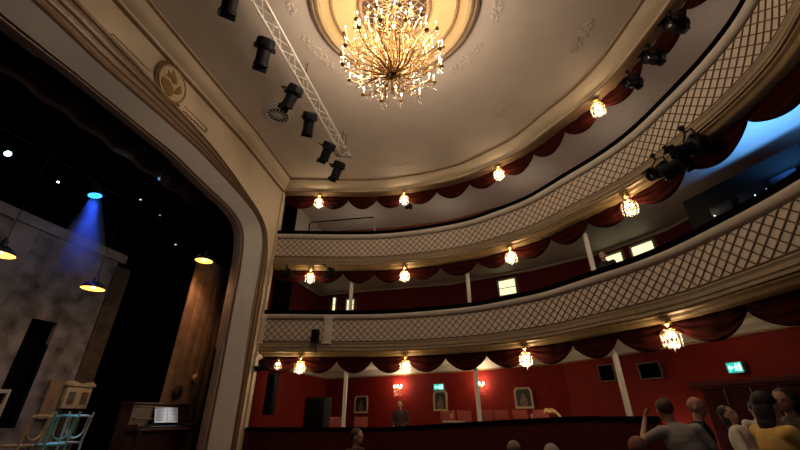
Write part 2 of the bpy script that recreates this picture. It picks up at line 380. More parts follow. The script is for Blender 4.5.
# ------------------------------------------------------------------ small crystal lamps under each tier
def make_lamp():
    r = empty('crystal_lamp')
    MB().lathe([(.0, .09), (.02, .09), (.02, .01), (.07, 0), (.07, -.02), (.03, -.04), (.012, -.06), (.012, -.20), (.02, -.21), (.0, -.22)], n=14).build('stem', brass, r)
    g = MB(); g.tube([(.13*cos(t), .13*sin(t), -.15) for t in [2*pi*i/20 for i in range(21)]], .007, 6, cap=False)
    g.tube([(.07*cos(t), .07*sin(t), -.30) for t in [2*pi*i/16 for i in range(17)]], .006, 6, cap=False)
    for k in range(4):
        t = pi*k/2; g.tube([(0, 0, -.12), (.07*cos(t), .07*sin(t), -.09), (.13*cos(t), .13*sin(t), -.15)], .006, 5)
        g.tube([(.13*cos(t), .13*sin(t), -.15), (.07*cos(t), .07*sin(t), -.30)], .004, 5)
    g.build('frame', brass, r)
    c_ = MB()
    for k in range(14):
        t = 2*pi*k/14
        for j, (rr, zz, h) in enumerate(((.14, -.19, .055), (.14, -.25, .065), (.135, -.32, .08))): c_.cone2((rr*cos(t), rr*sin(t), zz), .014, h, 6)
    for k in range(8):
        t = 2*pi*k/8+.2; c_.cone2((.07*cos(t), .07*sin(t), -.35), .014, .08, 6); c_.cone2((.07*cos(t), .07*sin(t), -.10), .012, .05, 6)
    c_.cone2((0, 0, -.40), .02, .10, 6); c_.build('crystals', crystal, r, smooth=0)
    for k in range(3):
        t = 2*pi*k/3; b = MB().ball((.055*cos(t), .055*sin(t), -.19), (.022, .022, .045), 10, 7); b.build('bulb', bulbm, r)
    light('POINT', (0, 0, -.30), LAMP_W, WARM, 'lamp_glow', r, .09)
    return r
lamp0 = make_lamp(); first = True
ln = {9.2: 'below the ceiling cornice', 6.16: 'under the upper lattice balcony', 3.26: 'under the lower lattice balcony'}
onm = ['nearest the stage', 'second from the stage', 'third from the stage', 'fourth from the stage', 'at the middle of the rear curve', 'beyond the rear curve']
for z in (9.2, 6.16, 3.26):
    for k, s in enumerate(LS[:4]):
        q, g = at_s(s, .03)
        r = lamp0 if first else copy_tree(lamp0); first = False
        r.location = (q.x, q.y, z-(.10 if z > 9 else .05)); r.scale = (1.2,)*3; tag(r, 'small lit crystal lamp %s, %s' % (ln[z], onm[k]), 'lamp', 'crystal lamps under the balconies')

for (x, y) in ((2.0, 8.6), (5.6, 8.7), (8.8, 7.3), (11.2, 5.0), (12.3, 1.6)):      # unseen fill lights added to brighten the gallery ceiling, below the sight line
    light('POINT', (x, y, 8.15), 6.5, (1, .86, .68), 'gallery_fill_light', None, .15)
for (x, y) in ((2.6, 8.6), (6.8, 8.1), (10.3, 5.6)):      # unseen point lights added to lift the rear stalls soffit, below the sight line
    light('POINT', (x, y, 1.05), 4.5, (1, .78, .52), 'rear_stalls_fill_light', None, .1)
# ------------------------------------------------------------------ slender columns
def make_column(h):
    r = empty('iron_column')
    MB().lathe([(.085, 0), (.085, .05), (.062, .09), (.062, h-.2)], n=18).build('shaft', whitem, r)
    MB().lathe([(.062, h-.2), (.08, h-.18), (.066, h-.16), (.066, h-.1), (.10, h-.04), (.10, h)], n=18).build('capital', whitem, r)
    return r
cols = [(2.28, 7.03, 'nearest the stage'), (6.3, 6.93, 'second from the stage'), (9.48, 4.73, 'third from the stage')]
for lev, z0, h in (('stalls rail', .7, 2.58), ('first balcony', 3.62, 2.82)):
    c0 = None
    for x, y, t in cols:
        r = make_column(h) if c0 is None else copy_tree(c0); c0 = c0 or r
        r.location = (x, y, z0); tag(r, 'slender cream iron column standing behind the %s, %s' % (lev, t), 'column', 'slender columns')

r = copy_tree(lamp0); r.location = (.28, 6.3, 3.17); r.scale = (.75,)*3; tag(r, 'smallest lit crystal lamp tucked under the lower balcony against the proscenium wall', 'lamp')
for c_ in r.children:
    if c_.type == 'LIGHT': c_.data = c_.data.copy(); c_.data.energy = 2.5
# ------------------------------------------------------------------ stalls rail
ra = [at_s(LEN*i/159, 0)[0] for i in range(160)]
ra = [q for q in ra if not (q.y < 3.9 and q.x > 9)]
ra[0] = Vector((-.1, 6.1))
def rz(x): return 1.28 if x < 3.5 else 1.28+.29*min(1, (x-3.5)/5)
M_ = MB(); V = []
for i, p in enumerate(ra):
    a = ra[max(i-1, 0)]; b = ra[min(i+1, len(ra)-1)]; t = (b-a).normalized(); nn = Vector((-t.y, t.x))
    for d, z in ((0, 0), (0, rz(p.x)-.05), (.1, rz(p.x)-.05), (.1, 0)): V.append((p.x+nn.x*d, p.y+nn.y*d, z))
n = len(ra)
M_.add(V, [(i*4+k, i*4+4+k, i*4+4+(k+1) % 4, i*4+(k+1) % 4) for i in range(n-1) for k in range(4)]+[(0, 1, 2, 3), (n*4-4, n*4-3, n*4-2, n*4-1)])
rail = empty('stalls_partition', label='low dark red curved partition wall with a black top around the rear stalls', cat='partition')
M_.build('panel', darkred, rail); M_ = MB(); V = []
for i, p in enumerate(ra):
    a = ra[max(i-1, 0)]; b = ra[min(i+1, len(ra)-1)]; t = (b-a).normalized(); nn = Vector((-t.y, t.x))
    for d, z in ((-.06, -.05), (-.07, -.01), (-.03, .02), (.13, .02), (.17, -.01), (.16, -.05)): V.append((p.x+nn.x*d, p.y+nn.y*d, rz(p.x)+z))
M_.add(V, [(i*6+k, i*6+6+k, i*6+6+(k+1) % 6, i*6+(k+1) % 6) for i in range(n-1) for k in range(6)]+[tuple(range(6)), tuple(range(n*6-6, n*6))])
M_.build('top_rail', blackv, rail)

# ------------------------------------------------------------------ ceiling rose and chandelier
CX, CY, CZ = 5.43, .02, 9.6
rose = empty('ceiling_rose', (CX, CY, CZ), label='round gold ceiling rose with moulded rings around the chandelier', cat='ceiling rose')
def ringprof(prof, name, m, n=64):
    M_ = MB(); V = [(r*cos(2*pi*k/n), r*sin(2*pi*k/n), z) for r, z in prof for k in range(n)]
    M_.add(V, [(i*n+k, i*n+(k+1) % n, (i+1)*n+(k+1) % n, (i+1)*n+k) for i in range(len(prof)-1) for k in range(n)]); return M_.build(name, m, rose)
ringprof([(1.88, 0), (1.87, -.05), (1.83, -.09), (1.78, -.10), (1.73, -.07)], 'outer_ring', brownm)
ringprof([(1.735, -.07), (1.72, -.115), (1.66, -.13), (1.60, -.09)], 'gold_ring', goldm)
ringprof([(1.60, -.09), (1.50, -.05), (1.42, -.045)], 'cream_ring', mat('warm cream ring', (.52, .34, .15), .5))
ringprof([(1.42, -.045), (1.41, -.07), (1.385, -.075), (1.37, -.045)], 'thin_ring', brownm)
ringprof([(1.37, -.045), (1.34, -.06), (1.31, -.045), (.82, -.035)], 'inner_field', mat('gold cream field', (.52, .33, .14), .5, noise=.05, nscale=3))
ringprof([(.82, -.035), (.81, -.08), (.76, -.10), (.71, -.07), (.70, -.03)], 'grille_frame', brownm)
M_ = MB(); n = 40; M_.add([(0, 0, -.012)]+[(.71*cos(2*pi*k/n), .71*sin(2*pi*k/n), -.012) for k in range(n)], [(0, 1+(k+1) % n, 1+k) for k in range(n)])
gp = M_.build('grille', mat('dark grille opening', (.035, .012, .006), .7), rose)
M_ = MB()
for k in range(20):
    for sg in (1, -1):
        P = []
        for i in range(9):
            rr = .12+.58*i/8; t = 2*pi*k/20+sg*i*.11; P.append((rr*cos(t), rr*sin(t), -.03))
        M_.tube(P, .008, 4)
M_.build('net', goldm, gp)
# stucco sprigs round the rose and near the ceiling corners
def sprig(nm, x, y, rz_, L, label):
    M_ = MB(); rnd = random.Random(nm)
    for i in range(13):
        t = (i/12-.5); a = t*L; b = .12*sin(i*1.9)*(1-abs(t)); rr = .035+.03*(1-2*abs(t))*rnd.random()+.012
        M_.ball((a, b, -.002), (rr*1.5, rr*.9, .022), 8, 5, Matrix.Rotation(rnd.random()*3, 3, 'Z'))
        M_.ball((a+.04, -b*.8, -.002), (rr*.8, rr*.8, .016), 8, 5)
    M_.tube([(L*(i/10-.5), .05*sin(i*.9), -.004) for i in range(11)], .014, 5)
    o = M_.build('stucco_sprig', plaster, loc=(x, y, CZ-.008), rz=rz_); o.scale = (1, 1, .6)
    tag(o, label, 'ceiling ornament', 'stucco sprigs on the ceiling'); return o
for k, (deg, tx) in enumerate(((200, 'stage side'), (160, 'stage side towards the balconies'), (112, 'balcony side'), (50, 'rear side towards the balconies'), (8, 'rear side'))):
    t = radians(deg); sprig(k, CX+2.25*cos(t), CY+2.25*sin(t), t+pi/2, 1.0, 'raised stucco sprig beside the ceiling rose, on its '+tx)
sprig(11, 7.9, 3.75, 2.4, .8, 'small raised stucco sprig near the curved ceiling cornice above the third crystal lamp')
sprig(12, 9.6, 1.7, 1.9, .8, 'small raised stucco sprig near the curved ceiling cornice above the fourth crystal lamp')
sprig(13, 4.4, 5.7, .0, .8, 'small raised stucco sprig near the straight ceiling cornice')

ch = empty('chandelier', (CX-.03, CY, CZ), label='large gold crystal chandelier with many candle bulbs hanging from the ceiling rose', cat='chandelier')
HZ = 7.42-CZ
M_ = MB().tube([(0, 0, -.02), (0, 0, HZ+.1)], .018, 8); M_.lathe([(0, HZ-.10), (.03, HZ-.08), (.055, HZ-.03), (.12, HZ+.0), (.135, HZ+.04), (.10, HZ+.09), (.05, HZ+.13), (.05, HZ+.25), (.09, HZ+.3), (.11, HZ+.36), (.06, HZ+.44), (.035, HZ+.6), (.07, HZ+.75), (.10, HZ+.82), (.05, HZ+.9), (.03, HZ+1.2), (.08, HZ+1.3), (.05, HZ+1.4), (.02, HZ+1.6)], n=18)
M_.build('stem', brass, ch)
M_ = MB()
for (rr, zz, tr) in ((.42, HZ+.22, .010), (.68, HZ+.40, .010), (.34, HZ+.95, .010), (.2, HZ+1.35, .010)):
    M_.tube([(rr*cos(t), rr*sin(t), zz) for t in [2*pi*i/36 for i in range(37)]], tr, 5, cap=False)
M_.build('ring_frame', brass, ch)
cbr = mat('chandelier gilt', (.44, .25, .085), .34, metal=.85, noise=.2, nscale=30)
def make_arm(R0, z1, seed):
    rnd = random.Random(seed); P = []
    z0 = HZ+.05
    for i in range(11):
        t = i/10; r_ = .06+(R0-.06)*(t**.85); z = z0+(z1-z0)*(t**1.3)-.10*sin(pi*min(1, t*1.15))*(.6 if z1 > HZ+.7 else 1.); P.append((r_, .05*sin(2*pi*t), z))
    a = MB().tube(P, [.015]*5+[.012]*6, 6)
    a.tube([(P[5][0]+.10*cos(q)*1.0, P[5][1], P[5][2]+.08*sin(q)+.07) for q in [i*.6-1.2 for i in range(9)]], .008, 5)
    a.tube([(P[8][0]-.02+.06*cos(q), P[8][1], P[8][2]+.06*sin(q)-.06) for q in [i*.7+1 for i in range(8)]], .007, 5)
    a.lathe([(.01, -.02), (.045, 0), (.05, .012), (.02, .014), (.018, .03)], c=(R0, P[-1][1], z1), n=10)
    arm = a.build('arm', cbr, ch)
    e = P[-1]
    MB().lathe([(.013, 0), (.013, .15)], c=(e[0], e[1], z1+.03), n=8).build('candle', mat('ivory candle', (.75, .62, .42), .5), arm)
    MB().lathe([(.008, 0), (.016, .02), (.015, .036), (.003, .06)], c=(e[0], e[1], z1+.18), n=8).build('bulb', bulbc, arm)
    c = MB()
    for (i, n_) in ((3, 1), (5, 2), (7, 2), (9, 2), (10, 3)):
        for k in range(n_): c.cone2((P[i][0]+.01*k, P[i][1]+(.025 if k % 2 else -.02), P[i][2]-.055-.06*k-.02*rnd.random()), .013, .06, 5)
    c.build('crystals', crystal, arm, smooth=0)
    return arm
for (N, R0, z1, ph) in ((15, 1.00, 8.02-CZ, .05), (14, .97, 7.72-CZ, .25), (12, .80, 8.36-CZ, .15), (10, .60, 8.62-CZ, 0), (8, .36, 8.85-CZ, .3)):
    a0 = make_arm(R0, z1, N*7)
    for k in range(N):
        a = a0 if k == 0 else copy_tree(a0, ch); a.rotation_euler = (0, 0, ph+2*pi*k/N); a.location = (0, 0, .03*sin(k*2.3))
M_ = MB(); rnd = random.Random(4)
for k in range(16):
    t = 2*pi*k/16; r_ = .42+.25*(k % 3)/2
    for j in range(4): M_.cone2((r_*cos(t), r_*sin(t), HZ+.10-.085*j+.05*(k % 2)), .016-.001*j, .08, 6)
for k in range(12):
    t = 2*pi*k/12+.1
    for j in range(3): M_.cone2((.24*cos(t), .24*sin(t), HZ-.02-.09*j), .015, .08, 6)
for j in range(4): M_.cone2((0, 0, HZ-.15-.09*j), .02, .09, 6)
M_.build('crystal_drops', crystal, ch, smooth=0)
for k in range(6):
    t = 2*pi*k/6; light('POINT', (.82*cos(t), .82*sin(t), 8.15-CZ), CHAND_W, (1, .83, .64), 'chandelier_glow', ch, .14)
light('POINT', (0, 0, 8.95-CZ), CHAND_W*1.2, (1, .72, .38), 'chandelier_glow', ch, .12)

# ------------------------------------------------------------------ lighting truss with profile spots
TX0, TX1, TZ = 2.81, 3.10, 8.92
tr = empty('lighting_truss', (TX0, 0, TZ), label='long silver triangular lighting truss hanging across the ceiling near the stage', cat='truss')
M_ = MB()
Ya, Yb = -3.2, 4.05
tc = [(0, 0), (.25, 0), (.125, .2)]
for a, b in tc: M_.tube([(a, Ya, b), (a, Yb, b)], .027, 8)
M_.build('chord_tubes', silver, tr)
M_ = MB(); y = Ya; k = 0
while y < Yb-.05:
    for i in range(3):
        p, q = tc[i], tc[(i+1) % 3]
        if k % 2: p, q = q, p
        M_.tube([(p[0], y, p[1]), (q[0], min(y+.36, Yb), q[1])], .014, 5)
    y += .36; k += 1
M_.build('lattice_braces', silver, tr)
M_ = MB()
for y in (-1.9, 1.0, 3.6): M_.tube([(.125, y, .2), (.125, y, CZ-TZ)], .012, 6)
M_.build('hanging_rod', blackm, tr)
M_ = MB().tube([(.32, 3.45, -.02), (.30, 3.42, .32)], .010, 6).ball((.30, 3.42, .33), .022, 8, 6).tube([(.1, 3.5, 0), (.32, 3.45, -.02)], .01, 6)
M_.build('stub_arm', blackm, tr)
M_ = MB()
for a in range(5): M_.tube([(.05+.25*sin(i*.7+a), 3.55+.09*a+.03*i, -.03-.03*sin(i*.9+a)) for i in range(8)], .007, 5)
M_.build('cable_bundle', blackpl, tr)

def make_spot(L=.36, R_=.115):
    r = empty('stage_spotlight')
    MB().lathe([(.02, 0), (R_*.95, .01), (R_*1.05, .04), (R_*1.05, L*.36), (R_*.75, L*.44), (R_*.72, L*.9), (R_*.82, L*.92), (R_*.82, L), (R_*.7, L), (R_*.68, L-.02)], c=(0, 0, 0), n=16, axis=(0, -1, 0)).build('housing', blackm, r)
    MB().box((0, -L*.2, R_*1.05), (R_*1.1, L*.3, .06)).box((0, -L*.2, -R_*1.05), (R_*1.0, L*.26, .05)).build('heat_sink', blackm, r, bevel=.006)
    MB().lathe([(0, 0), (R_*.55, .003), (R_*.66, -.005)], c=(0, -L+.02, 0), n=16, axis=(0, -1, 0)).build('lens', mat('dark lens glass', (.01, .01, .02), .2, spec=.4), r)
    M_ = MB().tube([(-R_*1.12, -L*.3, -.02), (-R_*1.2, -L*.3, R_*1.6), (0, -L*.3, R_*2.0), (R_*1.2, -L*.3, R_*1.6), (R_*1.12, -L*.3, -.02)], .012, 6); M_.build('yoke', blackm, r)
    MB().tube([(0, -L*.3, R_*2), (0, -L*.3, R_*2+.06)], .016, 6).box((0, -L*.3, R_*2+.08), (.05, .05, .05)).build('clamp', blackm, r)
    MB().box((0, -L-.03, R_*.75), (R_*1.5, .07, .008)).box((R_*.8, -L-.03, 0), (.008, .07, R_*1.3)).build('barn_door', blackm, r)
    return r
sp0 = make_spot()
def place_spot(loc, aim, sc, label, group=None, first=[True]):
    r = sp0 if first[0] else copy_tree(sp0); first[0] = False
    r.location = loc; r.scale = (sc,)*3; d = Vector(aim)
    r.rotation_euler = (d).to_track_quat('-Y', 'Z').to_euler(); tag(r, label, 'spotlight', group); return r
pos = [(-1.6, 'nearest the top left of the picture'), (-.38, 'second along from the top left'), (.95, 'third along from the top left'), (1.82, 'third from the balcony end'), (3.1, 'second from the balcony end'), (4.05, 'at the balcony end')]
for i, (y, t) in enumerate(pos):
    place_spot((2.80-.05*(i % 2), y-.02, 8.74), (-.42+.12*(i % 2), .50-.14*(i % 3), -.62), 1.6, 'black stage spotlight hanging from the silver truss, '+t, 'spotlights on the truss')
# spots on the gallery edge and tier undersides
for (x, y, z, aim, sc, t) in (
        (11.15, 1.0, 8.55, (-.9, -.4, -.25), 1.25, 'black spotlight under the ceiling cornice at the top right, nearest the picture edge'),
        (11.0, 1.75, 8.55, (-.9, -.4, -.25), 1.25, 'black spotlight under the ceiling cornice, middle one of the three at the top right'),
        (10.8, 2.45, 8.60, (-.9, -.4, -.3), 1.15, 'black spotlight under the ceiling cornice, nearest the fourth crystal lamp'),
        (4.45, 6.95, 8.55, (-.5, -.6, -.5), .75, 'small black spotlight hanging beside the second crystal lamp of the top gallery'),
        (1.62, 6.75, 8.80, (-.6, -.5, -.3), .7, 'small black spotlight on the pipe rail of the top gallery'),
        (.42, 6.1, 5.98, (-.9, -.1, -.35), .95, 'black spotlight under the upper balcony close to the proscenium wall'),
        (1.82, 6.42, 6.06, (-.6, -.3, -.75), 1.1, 'long black spotlight tilted down under the upper balcony beside the first crystal lamp')):
    place_spot((x, y, z), aim, sc, t)
place_spot((10.62, 2.25, 6.0), (-.9, -.2, -.3), 1.3, 'black spotlight at the left of the dark cluster under the upper balcony on the right')
place_spot((10.85, 1.95, 6.03), (-.8, .4, -.3), 1.5, 'black spotlight in the middle of the dark cluster under the upper balcony on the right')
place_spot((10.95, 1.55, 6.05), (-.9, .1, -.2), 1.5, 'black spotlight at the right of the dark cluster under the upper balcony on the right')
place_spot((.15, 6.0, 2.95), (-.8, -.5, -.3), 1.0, 'black spotlight under the lower balcony close to the proscenium wall')
# air vent
vt = empty('air_vent', (1.28, 2.52, CZ), label='round slotted air vent in the ceiling between the truss and the stage', cat='air vent')
MB().lathe([(.46, 0), (.45, -.02), (.36, -.03), (.34, -.055), (.31, -.055), (.30, -.02)], n=36, cap=False).build('rim', mat('vent beige', (.50, .46, .42), .5), vt)
MB().lathe([(.30, -.004), (.02, -.004)], n=30).build('dark_opening', mat('vent dark', (.03, .025, .02), .8), vt)
M_ = MB()
for k in range(14):
    t = 2*pi*k/14; M_.bar((.07*cos(t), .07*sin(t), -.03), (.31*cos(t), .31*sin(t), -.03), .03, .012, up=(0, 0, 1))
M_.lathe([(.0, -.05), (.07, -.045), (.09, -.02)], n=18); M_.build('vane', MATS['vent beige'], vt)
# ------------------------------------------------------------------ gallery pipe rail
pr = empty('pipe_frame', (0, 0, 0), label='dark pipe frame standing behind the rail of the top gallery near the stage', cat='frame')
q0 = Vector((.5, 7.0, 7.5))
MB().tube([(.42, 7.0, 7.35), (.40, 7.0, 8.28), (.46, 7.0, 8.34), (2.9, 7.32, 8.46)], .028, 8).build('long_pipe', blackm, pr)
MB().tube([(2.9, 7.32, 8.46), (3.0, 7.34, 7.5)], .026, 8).build('upright', mat('worn steel', (.3, .27, .24), .4, metal=.5), pr)
MB().tube([(.5, 7.02, 8.2), (1.5, 7.15, 7.75), (2.4, 7.25, 8.4)], .008, 5).tube([(.5, 7.02, 8.3), (.45, 7.02, 7.9), (.95, 7.1, 7.5)], .007, 5).build('cable', blackpl, pr)

# ------------------------------------------------------------------ boxes beside the stage: drapes, speakers
def drape(x, y, z0, z1, wd, label, rz_=0.0):
    M_ = MB(); V = []; N = 24
    for zz in (z0, z1):
        for i in range(N+1): V.append((-wd/2+wd*i/N, .03*sin(i*1.6), zz))
    F = [(i, i+1, N+2+i, N+1+i) for i in range(N)]
    o = M_.add(V, F).build('drape', blackv, loc=(x, y, 0), rz=rz_); m_ = o.modifiers.new('t', 'SOLIDIFY'); m_.thickness = .03
    return tag(o, label, 'curtain')
drape(-.22, 6.55, 7.3, 9.4, .5, 'black drape beside the proscenium wall in the top gallery', .2)
drape(-.1, 6.6, 4.3, 6.4, .6, 'black drape beside the proscenium wall in the first balcony', .2)
def cabinet_speaker(x, y, z0, wd, dp, h, rz_, label):
    r = empty('loudspeaker', (x, y, z0), rz_, label, 'loudspeaker')
    MB().box((0, 0, h/2), (wd, dp, h)).build('cabinet', blackpl, r, bevel=.012)
    M_ = MB().box((0, -dp/2-.006, h/2), (wd*.86, .012, h*.9)); M_.build('grille', mat('speaker grille', (.0025, .0025, .0025), .7, spec=.1), r)
    return r
sk = cabinet_speaker(1.05, 7.9, .72, .72, .5, 1.42, -.1, 'big black loudspeaker cabinet standing behind the stalls partition near the stage')
ls = cabinet_speaker(.10, 6.45, 1.62, .26, .28, 1.15, .1, 'tall narrow black column loudspeaker hanging by the proscenium wall under the lower balcony')
MB().tube([(0, 0, 1.15), (0, 0, 1.66)], .015, 6).build('hanging_rod', blackm, ls)
s3 = cabinet_speaker(1.47, 6.22, 3.60, .20, .18, .42, -.05, 'small black loudspeaker fixed to the front of the lower balcony beside the panel post')
M_ = MB().tube([(0, .05, 0), (.02, .1, -.22), (.0, .2, -.26)], .014, 6).tube([(0, .05, -.0), (.1, .02, -.3)], .01, 5); M_.build('bracket', blackm, s3)

# ------------------------------------------------------------------ wall things (built from two plan points)
def wallframe(P, Q, z0): # empty at left foot, local x along P->Q, local -y towards the room
    d = Vector((Q[0]-P[0], Q[1]-P[1])); return atan2(d.y, d.x), d.length
def picture(P, Q, z0, z1, label, seed):
    a, L = wallframe(P, Q, z0); r = empty('framed_picture', ((P[0]+Q[0])/2+.06*sin(a), (P[1]+Q[1])/2-.06*cos(a), z0), a, label, 'picture', None)
    h = z1-z0; fw = .06; ch_ = .10
    oc = [(-L/2, 0), (L/2, 0), (L/2, h-ch_), (L/2-ch_*.7, h), (-L/2+ch_*.7, h), (-L/2, h-ch_)]
    ic = [(x*(1-2*fw/L), h/2+(z-h/2)*(1-2*fw/h)) for x, z in oc]
    M_ = MB(); n = 6
    M_.add([(x, -.035, z) for x, z in oc]+[(x, -.02, z) for x, z in ic]+[(x, .03, z) for x, z in oc], [(i, (i+1) % n, n+(i+1) % n, n+i) for i in range(n)]+[(i, 2*n+i, 2*n+(i+1) % n, (i+1) % n) for i in range(n)])
    M_.build('frame', mat('pale gilt frame', (.50, .38, .24), .4, metal=.1), r, smooth=0)
    MB().add([(x, -.015, z) for x, z in ic], [tuple(range(6))]).build('canvas', mat('dark portrait paint', (.03, .022, .018), .35, noise=.4, nscale=6), r, smooth=0)
    k = MB().ball((0.0, -.017, h*.60), (.055, .004, .07), 10, 8); k.ball((0, -.016, h*.30), (.13, .004, .16), 12, 8)
    k.build('sitter', mat('portrait tone', (.16, .11, .08), .6, noise=.3, nscale=8), r)
    return r
picture((1.16, 11.44), (1.78, 11.24), 1.69, 2.33, 'dark picture in a pale gilt frame on the red wall behind the first column', 1)
picture((4.60, 10.29), (5.12, 10.12), 1.75, 2.42, 'dark portrait in a pale gilt frame below the green exit sign', 2)
picture((7.45, 9.0), (7.98, 8.71), 1.80, 2.42, 'dark picture in a pale gilt frame on the red wall near the yellow cloth', 3)
def sconce(x, y, z, a, label):
    r = empty('wall_sconce', (x, y, z), a, label, 'wall lamp', 'wall sconces on the red wall')
    MB().lathe([(0, 0), (.06, 0), (.05, .02), (.02, .03)], c=(0, 0, 0), axis=(0, -1, 0), n=14).tube([(0, -.02, 0), (0, -.1, -.02), (0, -.16, -.01)], .012, 6).build('wall_plate', brass, r)
    M_ = MB()
    for k in (-1, 0, 1): M_.tube([(0, -.10, -.02), (k*.07, -.15, -.05), (k*.15, -.17, .0), (k*.15, -.17, .03)], .009, 6)
    M_.build('branch', brass, r)
    c = MB()
    for k in range(-4, 5):
        for j in range(3): c.cone2((k*.045, -.17-.01*(k % 2), -.08-.075*j-.01*abs(k)), .013, .06, 5)
    c.build('crystals', crystal, r, smooth=0)
    for k in (-1, 0, 1): MB().ball((k*.15, -.17, .07), (.024, .024, .045), 8, 6).build('bulb', bulbm, r)
    light('POINT', (0, -.22, .10), 14, WARM, 'sconce_glow', r, .07)
sconce(3.20, 10.74, 2.55, -.32, 'lit crystal wall sconce on the red wall between the first and second pictures')
sconce(6.40, 9.55, 2.52, -.50, 'lit crystal wall sconce on the red wall beside the second stalls column')
signg = mat('exit green', (.01, .45, .36), .4, emit=(.01, .50, .40), es=.55); signw = mat('exit white', (.8, 1, .95), .4, emit=(.7, 1, .92), es=.8)
def exit_sign(P, Q, z0, z1, label):
    a, L = wallframe(P, Q, z0); h = z1-z0
    r = empty('exit_sign', ((P[0]+Q[0])/2+.10*sin(a), (P[1]+Q[1])/2-.10*cos(a), z0), a, label, 'exit sign')
    MB().box((0, .02, h/2), (L+.03, .07, h+.03)).build('housing', mat('sign housing', (.3, .32, .32), .5), r)
    MB().box((0, -.018, h/2), (L, .008, h)).build('green_panel', signg, r, smooth=0)
    def fl(pts): n_ = len(pts); return MB().add([(x*L, -.026, z*h) for x, z in pts]+[(x*L, -.023, z*h) for x, z in pts], [tuple(range(n_)), tuple(range(n_, 2*n_))]+[(i, (i+1) % n_, n_+(i+1) % n_, n_+i) for i in range(n_)])
    fl([(.28, .12), (.44, .12), (.44, .88), (.28, .88)]).build('door_symbol', signw, r, smooth=0)
    f = fl([(.02, .15), (.10, .35), (.16, .12), (.21, .12), (.16, .5), (.22, .62), (.18, .66), (.12, .60), (.04, .70), (-.02, .55), (.04, .56), (.06, .45), (-.02, .2)]); 
    f.ball((.14*L, -.025, .80*h), (.035*L*1.4, .003, .08*h*1.2), 8, 6); f.build('running_figure', signw, r, smooth=0)
    fl([(-.42, .5), (-.28, .8), (-.28, .6), (-.08, .6), (-.08, .4), (-.28, .4), (-.28, .2)]).build('arrow_symbol', signw, r, smooth=0)
exit_sign((4.66, 10.27), (5.02, 10.15), 2.45, 2.64, 'small green lit exit sign on the red wall above the portrait')
exit_sign((11.53, 4.47), (11.66, 4.22), 2.37, 2.55, 'green lit exit sign on the dark red wall above the doorway on the right')
def grille(P, Q, z0, z1, label):
    a, L = wallframe(P, Q, z0); r = empty('hatch_window', ((P[0]+Q[0])/2+.03*sin(a), (P[1]+Q[1])/2-.03*cos(a), z0), a, label, 'wall hatch')
    MB().box((0, 0, (z1-z0)/2), (L, .05, z1-z0)).build('dark_pane', mat('dark glass pane', (.004, .004, .004), .9, spec=0), r)
    h = z1-z0
    M_ = MB().box((-L/2-.015, -.01, h/2), (.03, .08, h+.05)).box((L/2+.015, -.01, h/2), (.03, .08, h+.05)).box((0, -.01, h+.01), (L+.05, .08, .025)).box((0, -.01, -.01), (L+.05, .08, .025))
    M_.build('frame', mat('worn frame', (.16, .07, .05), .5), r)
grille((9.74, 7.22), (10.02, 6.88), 2.45, 2.84, 'dark hatch in the red wall just left of the third stalls column')
grille((10.46, 6.28), (10.76, 5.80), 2.42, 2.76, 'dark hatch in the red wall just right of the third stalls column')
# doorway with dark lintel on the right wall
P, Q = (11.06, 5.28), (12.5, 2.85); a, L = wallframe(P, Q, 0)
dr = empty('door_1', ((P[0]+Q[0])/2+.03*sin(a), (P[1]+Q[1])/2-.03*cos(a), 0), a); dr['kind'] = 'structure'
MB().box((0, -.05, 2.2), (L, .16, .10)).box((0, -.03, 2.13), (L-.1, .1, .05)).build('lintel', darkred, dr, bevel=.01)
for k in range(5):
    x = -L/2+.25+(L-.4)*k/5+.2
    MB().box((x, -.01, 1.05), ((L-.5)/5, .05, 2.08)).build('door_leaf', mat('door red brown', (.035, .005, .005), .8, spec=.08, noise=.1), dr, bevel=.006)
    MB().box((x+(L-.5)/10, -.045, 1.05), (.022, .03, 2.08)).build('edge_strip', mat('strip wood', (.14, .04, .03), .4), dr)
# lit doorways seen on the first balcony wall
litm = mat('bright corridor', (.8, .8, .5), .6, emit=(.92, .90, .52), es=.55)
def lit_door(P, Q, z1, nm, dim=1, zb=5.62):
    a, L = wallframe(P, Q, 0); r = empty('window_%d' % nm, ((P[0]+Q[0])/2+.03*sin(a), (P[1]+Q[1])/2-.03*cos(a), zb), a); r['kind'] = 'structure'; h = z1-zb
    MB().box((0, .0, h/2), (L, .03, h)).build('glass_pane', litm, r, smooth=0)
    M_ = MB().box((-L/2-.03, -.02, h/2), (.06, .08, h+.08)).box((L/2+.03, -.02, h/2), (.06, .08, h+.08)).box((0, -.02, h+.02), (L+.1, .08, .06)); 
    M_.build('door_frame', mat('pale door frame', (.42, .40, .34), .5), r)
    MB().box((0, -.02, h*.45), (L, .04, .02)).build('glazing_bar', mat('olive bar', (.22, .24, .16), .5), r)
lit_door((7.40, 9.31), (7.98, 9.05), 6.17, 2)
lit_door((.33, 10.20), (.45, 10.20), 6.22, 3); lit_door((1.02, 10.10), (1.34, 10.08), 6.05, 4)
lit_door((10.74, 7.66), (11.15, 7.20), 6.20, 5); lit_door((11.38, 6.98), (11.80, 6.50), 6.22, 6)
